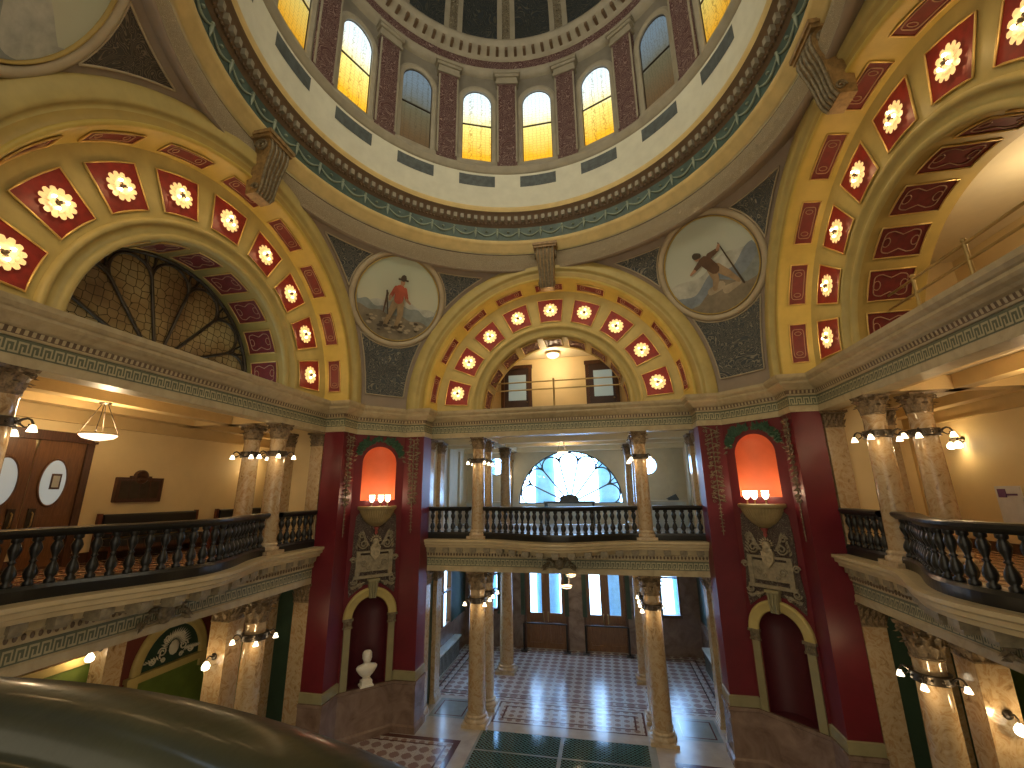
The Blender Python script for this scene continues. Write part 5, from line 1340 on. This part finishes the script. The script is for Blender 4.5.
# double oak door with oval panes (world coordinates, wall at x=-10)
def leftdoor():
    y0, y1, z1 = -1.33, .40, 7.66
    g = MB(); g.box(-10.05, -9.88, y1, y1 + .14, ZG, z1 + .16); g.box(-10.05, -9.88, y0 - .14, y0, ZG, z1 + .16); g.box(-10.05, -9.86, y0 - .18, y1 + .18, z1, z1 + .2); g.box(-10.05, -9.92, y0, y1, ZG, ZG + .05)
    d = struct(g.build('door_3', 'woodd'))
    for a, b_, cy in ((y0, -.47, -.87), (-.46, y1, -.06)):
        n = 32; ox, oz, ra, rb = cy, 6.80, .24, .48
        mb = MB(); ring_ = [(ox + ra * math.cos(2 * PI * i / n), oz + rb * math.sin(2 * PI * i / n)) for i in range(n)]
        outp = []
        for i in range(n):
            c, s = math.cos(2 * PI * i / n), math.sin(2 * PI * i / n); hx = (b_ - ox) if c > 0 else (ox - a); hz = (z1 - oz) if s > 0 else (oz - ZG - .05)
            k_ = min(hx / abs(c) if abs(c) > 1e-6 else 1e9, hz / abs(s) if abs(s) > 1e-6 else 1e9); outp.append((ox + c * k_, oz + s * k_))
        cs = [(b_, z1), (a, z1), (a, ZG + .05), (b_, ZG + .05)]
        vs = [(-9.93, p[0], p[1]) for p in ring_] + [(-9.93, p[0], p[1]) for p in outp]
        mb.add(vs, [(i, (i + 1) % n, n + (i + 1) % n, n + i) for i in range(n)])
        for cx, cz in cs:   # corner infill
            near = sorted(range(n), key=lambda i: (outp[i][0] - cx) ** 2 + (outp[i][1] - cz) ** 2)[:2]
            mb.add([(-9.93, cx, cz)] + [(-9.93, *outp[i]) for i in near], [(0, 1, 2)])
        mb.box(-9.95, -9.915, a + .16, b_ - .16, ZG + .25, ZG + .75); mb.box(-9.95, -9.915, a + .16, b_ - .16, 5.98, 6.14)
        mb.tube([(-9.92, p[0], p[1]) for p in ring_], .022, 6, closed=True)
        lf = mb.build('door_leaf', 'wood', d)
        mb = MB(); mb.add([(-9.94, *p) for p in ring_], [tuple(range(n))]); mb.build('oval_pane', 'ovalglass', lf)
        mb = MB(); yy = -.62 if cy < -.5 else -.30; mb.box(-9.925, -9.90, yy - .06, yy + .06, 5.85, 6.28); mb.build('push_plate', 'bronze', lf)
        mb = MB(); mb.tube([(-9.91, yy, 5.92), (-9.86, yy, 5.95), (-9.86, yy, 6.18), (-9.91, yy, 6.21)], .014, 6); mb.build('door_handle', 'brass', lf)
    # reflection in the right oval, modelled as a small frame and pale sheet
    mb = MB(); mb.box(-9.938, -9.93, -.10, .08, 6.66, 6.98); fr_ = mb.build('reflected_frame', 'woodd', d); mb = MB(); mb.box(-9.929, -9.926, -.07, .05, 6.70, 6.94); mb.build('reflected_sheet', 'white', fr_)
leftdoor()
pq = thing('wall_plaque', 'dark bronze plaque with rounded crest on the left gallery wall', 'plaque')
g = MB(); g.box(-10.0, -9.93, 1.24, 2.26, 6.40, 6.92); g.build('panel', 'woodd', pq)
g = MB(); g.box(-10.0, -9.90, 1.20, 2.30, 6.36, 6.41); g.box(-10.0, -9.90, 1.20, 2.30, 6.90, 6.95)
for y in (1.22, 2.28): g.box(-10, -9.91, y - .03, y + .03, 6.38, 6.94)
g.build('frame', 'woodd', pq)
g = MB()
for i in range(4): y = 1.28 + .24 * i; g.box(-9.935, -9.92, y, y + .21, 6.45, 6.86)
g.build('name_tablet', 'bronze', pq)
g = MB(); Tq = Matrix.Translation((-9.95, 1.75, 6.97)) @ Matrix.Rotation(PI / 2, 4, 'Y'); g.lathe([(.17, -.04), (.17, .03), (.13, .05), (.12, .03), (.0, .03)], 24, Tq); g.box(-9.99, -9.92, 1.5, 2.0, 6.94, 6.99); g.build('crest', 'woodd', pq)
for (y0, y1, lb) in ((.93, 3.37, 'long dark leather bench under the plaque on the left gallery'), (4.05, 6.4, 'dark leather bench behind the columns at the far end of the left gallery')):
    b = thing('bench', lb, 'bench', (-9.6, (y0 + y1) / 2, ZG)); h = (y1 - y0) / 2
    g = MB(); g.box(-.22, .32, -h + .06, h - .06, .34, .47); g.build('seat', 'leather', b)
    g = MB(); g.box(-.30, -.18, -h + .06, h - .06, .50, .96); g.tube([(-.24, -h + .06, .96), (-.24, h - .06, .96)], .06, 8); g.build('backrest', 'leather', b)
    g = MB(); g.box(-.28, .30, -h, h, .24, .34); g.build('seat_rail', 'woodd', b)
    for sy in (-1, 1):
        for x in (-.26, .28): g = MB(); g.box(x - .04, x + .04, sy * h - .04, sy * h + .04, 0, 1.04 if x < 0 else .66); g.build('leg', 'redwood', b)
        g = MB(); g.box(-.28, .34, sy * h - .04, sy * h + .04, .62, .68); g.build('armrest', 'redwood', b)
def pendant(loc, r, drop, label, nm='pendant_bowl_lamp', e=40, light=True, parts=4):
    p = thing(nm, label, 'lamp', loc)
    g = MB(); g.lathe([(r, 0), (r * .97, -.05 * r * 2), (r * .8, -.2 * r * 1.3), (r * .45, -.36 * r), (r * .12, -.44 * r), (0, -.45 * r)], 28, caps=False); g.build('glass_bowl', 'bowlglass', p)
    g = MB(); g.lathe([(r * .98, -.015), (r * 1.03, 0), (r * .98, .02), (r * .96, 0)], 28, caps=False); g.ball((0, 0, -.47 * r), .03, 6); g.build('rim', 'brass', p)
    g = MB(); g.lathe([(.02, drop - .05), (.09, drop - .03), (.11, drop)], 16); g.build('ceiling_canopy', 'bronze', p)
    for j in range(parts):
        t = 2 * PI * (j + .5) / parts; g = MB(); g.tube([(r * math.cos(t), r * math.sin(t), 0), (.05 * math.cos(t), .05 * math.sin(t), drop - .04)], .008, 5); g.build('hanger_rod', 'bronze', p)
    if light: point(Vector(loc) + Vector((0, 0, .12)), e, (1, .74, .42), .12)
    return p
pendant((-8.35, -.50, 7.70), .30, .64, 'glowing glass bowl hung on four rods in the left gallery', e=62)
pendant((.02, 8.5, 3.42), .20, 1.20, 'nearer small glass bowl lamp hanging in the lobby ahead', e=22, parts=3)
pendant((-.02, 11.2, 3.30), .20, 1.32, 'farther small glass bowl lamp hanging in the lobby ahead', e=22, parts=3)
pendant((-.05, 10.0, 8.05), .22, .57, 'small glass bowl lamp hanging before the fan window', e=14, parts=3)
pendant((8.35, .50, 7.76), .40, .58, 'glowing glass bowl hung in the right gallery, out of the picture', e=60)

def wall_sconce(T, label, n=1, mat='globe', e=10):
    """local: wall at y=0, lamp out along -y"""
    s = thing('wall_sconce', label, 'sconce'); s.matrix_world = T
    g = MB(); g.lathe([(.0, 0), (.07, .005), (.075, .02), (.05, .035), (.02, .05)], 14, Matrix.Rotation(PI / 2, 4, 'X')); g.build('backplate', 'bronze', s)
    for j in range(n):
        x = 0 if n == 1 else (-.11 + .22 * j / (n - 1) * 1.0)
        g = MB(); g.tube([(0, -.04, 0), (x * .5, -.14, .05), (x, -.20, .02), (x, -.20, -.04)], .014, 6); g.build('arm', 'bronze', s)
        g = MB(); g.lathe([(.025, -.04), (.05, -.07), (.085, -.13), (.075, -.19), (.04, -.215), (0, -.22)], 14, Matrix.Translation((x, -.20, 0))); g.build('glass_shade', mat, s)
    p = T @ Vector((0, -.34, -.12)); point(p, e, (1, .70, .34), .06)
    return s
TE = ROT['right']
def rot_at(side, x, y, z, rz=0): return ROT[side] @ Matrix.Translation((x, y, z)) @ Matrix.Rotation(rz, 4, 'Z')
wall_sconce(rot_at('right', -5.15, 10.0, 7.60), 'twin globe wall sconce glowing on the cream wall, right gallery', 2, e=16)
wall_sconce(rot_at('left', 5.2, 10.0, 7.55), 'wall sconce behind the columns lighting the left gallery wall', 1, e=16)
wall_sconce(rot_at('far', -2.95, YB - .14, 7.35), 'twin wall sconce on the marble pilaster left of the fan window', 2, e=7)
wall_sconce(rot_at('far', 2.80, YB - .14, 7.35), 'twin wall sconce on the marble pilaster right of the fan window', 2, e=7)
# sconces on the square piers of the lower halls (faces turned to the viewer)
wall_sconce(Matrix.Translation((-7.60, 2.33, 2.90)), 'globe sconce on the lit square pier, lower left hall', 1, e=14)
wall_sconce(Matrix.Translation((7.62, 2.33, 2.90)), 'globe sconce on the lit square pier, lower right corner', 1, e=20)
place_pier = [(-9.72, 1.62, 'lit marble pier by the green wall, lower left hall')]
for x, y, lb in place_pier:
    t = thing('square_pier', lb, 'pier', (x, y, 0)); g = MB(); g.box(-.2, .2, -.2, .2, 0, 3.6); g.build('shaft', 'marble', t); g = MB(); g.box(-.25, .25, -.25, .25, 3.6, 4.14); g.box(-.24, .24, -.24, .24, 0, .2); g.build('cap_and_base', 'marblep', t)
wall_sconce(Matrix.Translation((-9.70, 1.42, 3.25)), 'bright globe sconce on the marble pier, at the rail end', 1, e=6)
# green arch with carved tympanum on the lower left wall
ta = thing('tympanum_arch', 'cream arch with carved white foliage on green, lower left hall', 'arch'); ta.matrix_world = Matrix.Translation((-10.0, 3.45, .18)) @ Matrix.Rotation(PI / 2, 4, 'Z')
g = MB(); rr = [(.80, 0), (.80, -.06), (.86, -.10), (.92, -.08), (.98, -.10), (1.04, -.06), (1.04, 0)]
g.grid([[(-r * math.cos(PI * i / 32), y, 2.10 + 1.12 * r * math.sin(PI * i / 32)) for r, y in rr] for i in range(33)]); g.build('archivolt', 'yellow2', ta)
g = MB(); g.box(-1.12, 1.12, -.10, 0, 1.92, 2.0); g.box(-1.16, 1.16, -.14, 0, 2.0, 2.10); g.box(-1.06, -.84, -.08, 0, 1.74, 1.92); g.box(.84, 1.06, -.08, 0, 1.74, 1.92); g.build('impost_band', 'yellow2', ta)
g = MB(); g.add([(-.80 * math.cos(PI * i / 24), -.01, 2.10 + .90 * math.sin(PI * i / 24)) for i in range(25)], [tuple(range(25))]); g.build('tympanum', 'green', ta)
g = MB(); g.ball((0, -.05, 2.45), .14, 10, (1, .4, 1.3))
for sx in (-1, 1):
    for (cx, cz, r, d) in ((.30, 2.42, .12, 1), (.52, 2.28, .09, -1), (.22, 2.72, .08, -1), (.25, 2.22, .06, 1)):
        g.tube([(sx * (cx + r * (1 - q / 20) * math.cos(d * q * .62)), -.04, cz + r * (1 - q / 20) * math.sin(d * q * .62)) for q in range(16)], .018, 5)
    for q in range(9): t = PI / 2 - sx * q * .17; g.leaf((.16 * math.cos(t), -.03, 2.45 + .18 * math.sin(t)), (math.cos(t), 0, math.sin(t)), (0, -1, 0), .30, .06)
    for q in range(7): g.leaf((sx * (.30 + .06 * q), -.03, 2.25), (sx * .8, 0, 1 - .1 * q), (0, -1, 0), .20, .05)
g.build('carved_foliage', 'nwall', ta)
# thin pilaster strip on the green return wall
for s, sx in (('left', 1), ('right', -1)):
    pass

# right gallery: notice on the wall, chair
ps = thing('wall_notice', 'white notice with a purple emblem on the right gallery wall', 'notice')
g = MB(); g.box(9.97, 10.0, 4.02, 4.62, 5.6, 6.50); g.build('sheet', 'paper', ps); g = MB(); g.box(9.96, 9.97, 4.36, 4.56, 6.26, 6.44); g.box(9.96, 9.97, 4.1, 4.35, 6.30, 6.34); g.build('emblem', 'purple', ps)
ch = thing('armchair', 'dark red chair glimpsed through the right gallery balusters', 'chair', (7.2, -1.6, ZG), .3)
g = MB(); g.box(-.26, .26, -.26, .26, .36, .46); g.build('seat', 'darkredfab', ch); g = MB(); g.box(.20, .28, -.26, .26, .46, .92); g.build('backrest', 'darkredfab', ch)
for x in (-.22, .22):
    for y in (-.22, .22): g = MB(); g.box(x - .03, x + .03, y - .03, y + .03, 0, .37); g.build('leg', 'woodd', ch)

# ================================================================== UPPER ROOMS BEHIND THE ARCHES
ZF = 9.15
# far attic room
g = MB(); g.box(-5, 5, 6.9, 10.2, ZF - .06, ZF); struct(g.build('floor_attic_far', 'tilew'))
g = MB(); g.box(-5, 5, 7.95, 10.2, 11.95, 12.0); struct(g.build('ceiling_attic_far', 'ceil'))
g = MB(); g.box(-5, 5, 10.0, 10.15, ZF, 12.0); wf = struct(g.build('wall_attic_far', 'cream'))
g = MB(); g.box(-5, -4.9, 8, 10, ZF, 12); g.box(4.9, 5, 8, 10, ZF, 12); struct(g.build('wall_attic_side', 'cream'))
g = MB(); g.box(-3.4, 3.4, 9.96, 10.0, ZF, ZF + .22); struct(g.build('baseboard_attic', 'woodd'))
for i, (x0, x1, lb) in enumerate(((-2.52, -1.22, ''), (1.00, 2.30, ''))):
    g = MB(); g.box(x0, x0 + .14, 9.9, 10.0, ZF, 11.68); g.box(x1 - .14, x1, 9.9, 10.0, ZF, 11.68); g.box(x0 - .03, x1 + .03, 9.88, 10.0, 11.55, 11.70); d = struct(g.build('door_%d' % (4 + i), 'woodd'))
    g = MB(); g.box(x0 + .14, x1 - .14, 9.94, 9.97, ZF, 11.55); g.box(x0 + .26, x1 - .26, 9.92, 9.95, ZF + .2, ZF + .75); lf = g.build('door_leaf', 'doorpurple', d)
    g = MB(); g.box(x0 + .32, x1 - .24, 9.925, 9.935, 10.20, 11.28); g.build('glass_pane', 'frosted', lf)
    g = MB(); g.ball((x1 - .2, 9.90, 10.1), .035, 8); g.build('door_knob', 'brass', lf)
fm = thing('ceiling_bowl_lamp', 'glowing bowl lamp on the ceiling behind the arch straight ahead', 'lamp', (-.22, 9.2, 11.80))
g = MB(); g.lathe([(.26, .06), (.25, 0), (.18, -.07), (.08, -.11), (0, -.12)], 20, caps=False); g.build('glass_bowl', 'bowlglass', fm); g = MB(); g.lathe([(.28, .05), (.28, .08), (.08, .10), (.08, .15)], 20); g.build('fitter', 'brass', fm); point((-.22, 9.0, 11.45), 55, (1, .76, .45), .15)
def guard(T, label, yb, x0, x1, posts):
    t = thing('guard_railing', label, 'railing'); t.matrix_world = T
    for z in (10.28, 10.0): g = MB(); g.tube([(x0, yb, z), (x1, yb, z)], .026, 8); g.build('rail', 'brass' , t)
    for x in posts: g = MB(); g.tube([(x, yb, 9.2), (x, yb, 10.32)], .032, 8); g.lathe([(.07, 9.19), (.07, 9.23), (.04, 9.25)], 12, Matrix.Translation((x, yb, 0))); g.ball((x, yb, 10.34), .045, 8); g.build('post', 'brass', t)
guard(Matrix.Identity(4), 'thin brass guard railing inside the arch straight ahead', 7.35, -2.25, 2.25, (-.05,))
guard(ROT['right'], 'brass guard railing inside the right arch', 7.35, -2.3, 2.3, (-1.5, -.3, .9, 2.1))
for sd, nm in (('far', 'wall_attic_front_far'), ('right', 'wall_attic_front_right')):
    g = MB(); circ_hole_wall(g, -5, 5, 9.0, 12.6, [(0, ZS, 2.5, True)], 8.01, ROT[sd]); struct(g.build(nm, 'cream'))
# right attic room
g = MB(); g.box(6.9, 10.6, -5, 5, ZF - .06, ZF); struct(g.build('floor_attic_right', 'tilew'))
g = MB(); g.box(7.95, 10.6, -5, 5, 12.0, 12.05); struct(g.build('ceiling_attic_right', 'ceil'))
g = MB(); g.box(10.4, 10.55, -5, 5, ZF, 12.05); struct(g.build('wall_attic_right', 'cream'))
g = MB(); g.box(7.9, 10.6, 4.6, 4.7, ZF, 12.05); g.box(7.9, 10.6, -4.7, -4.6, ZF, 12.05); struct(g.build('wall_attic_right_end', 'cream'))
point((9.2, .5, 11.2), 45, (1, .76, .45), .2)
# left lunette: petal tracery over amber leaded glass
def lunglass():
    m, nt, bs = newmat('amber_leaded_glass'); v = coords(nt)
    vo = nt.nodes.new('ShaderNodeTexVoronoi'); vo.feature = 'DISTANCE_TO_EDGE'; vo.inputs['Scale'].default_value = 6.0; vo.inputs['Randomness'].default_value = .45; L(nt, v, vo.inputs['Vector'])
    e = ramp(nt, vo.outputs['Distance'], [(.02, (0, 0, 0)), (.06, (1, 1, 1))])
    c = ramp(nt, noise(nt, v, .9, 3), [(.3, (.13, .07, .03)), (.5, (.26, .17, .07)), (.7, (.38, .30, .14))])
    L(nt, mixc(nt, e, (.03, .018, .008), c), bs.inputs['Base Color']); bs.inputs['Roughness'].default_value = .25
    bump(nt, bs, e, .3, .01); M['lunette'] = m
lunglass()
Tl = ROT['left'] @ Matrix.Translation((0, 7.96, 0))
lw = struct(fan_glazing(0, 9.255, 2.44, Tl, None, 7, .035, .22).build('window_30', 'bronze')); half_disc(0, 9.255, 2.60, ROT['left'] @ Matrix.Translation((0, 7.99, 0))).build('pane', 'lunette', lw)

# ================================================================== OUTSIDE THE DOORS
g = MB(); g.box(-30, 30, 13.5, 60, -.4, -.1); struct(g.build('ground_outside', 'tilew'))
for i, x in enumerate((-5.2, -1.75, 1.75, 5.2)):
    t = thing('portico_column', 'tall pale blue portico column seen through the glass, %s' % ('far left', 'left of centre', 'right of centre', 'far right')[i], 'column', (x, 17.5, -.1))
    g = MB(); g.lathe([(.62, .35)] + [(.60 + (.02 if j % 2 else 0), .5) for j in range(1)] + [(.60, 2), (.58, 5), (.52, 10.5)], 40); g.build('shaft', 'portico', t); g = MB(); g.box(-.75, .75, -.75, .75, 0, .2); g.lathe([(.72, .2), (.72, .3), (.62, .35)], 30); g.build('base', 'portico', t)
# ------------------------------------------------------------------ daylight portals in the real openings
portal((FX, YB + .5, FZ + 1.1), PI / 2, PI, 4.9, 2.6)
portal((0, YB + .5, 2.3), PI / 2, PI, 8.7, 3.4)
portal((0, -7.6, 4.5), PI / 2, 0, 9, 9)  # lets in the added warm fill from the open south side
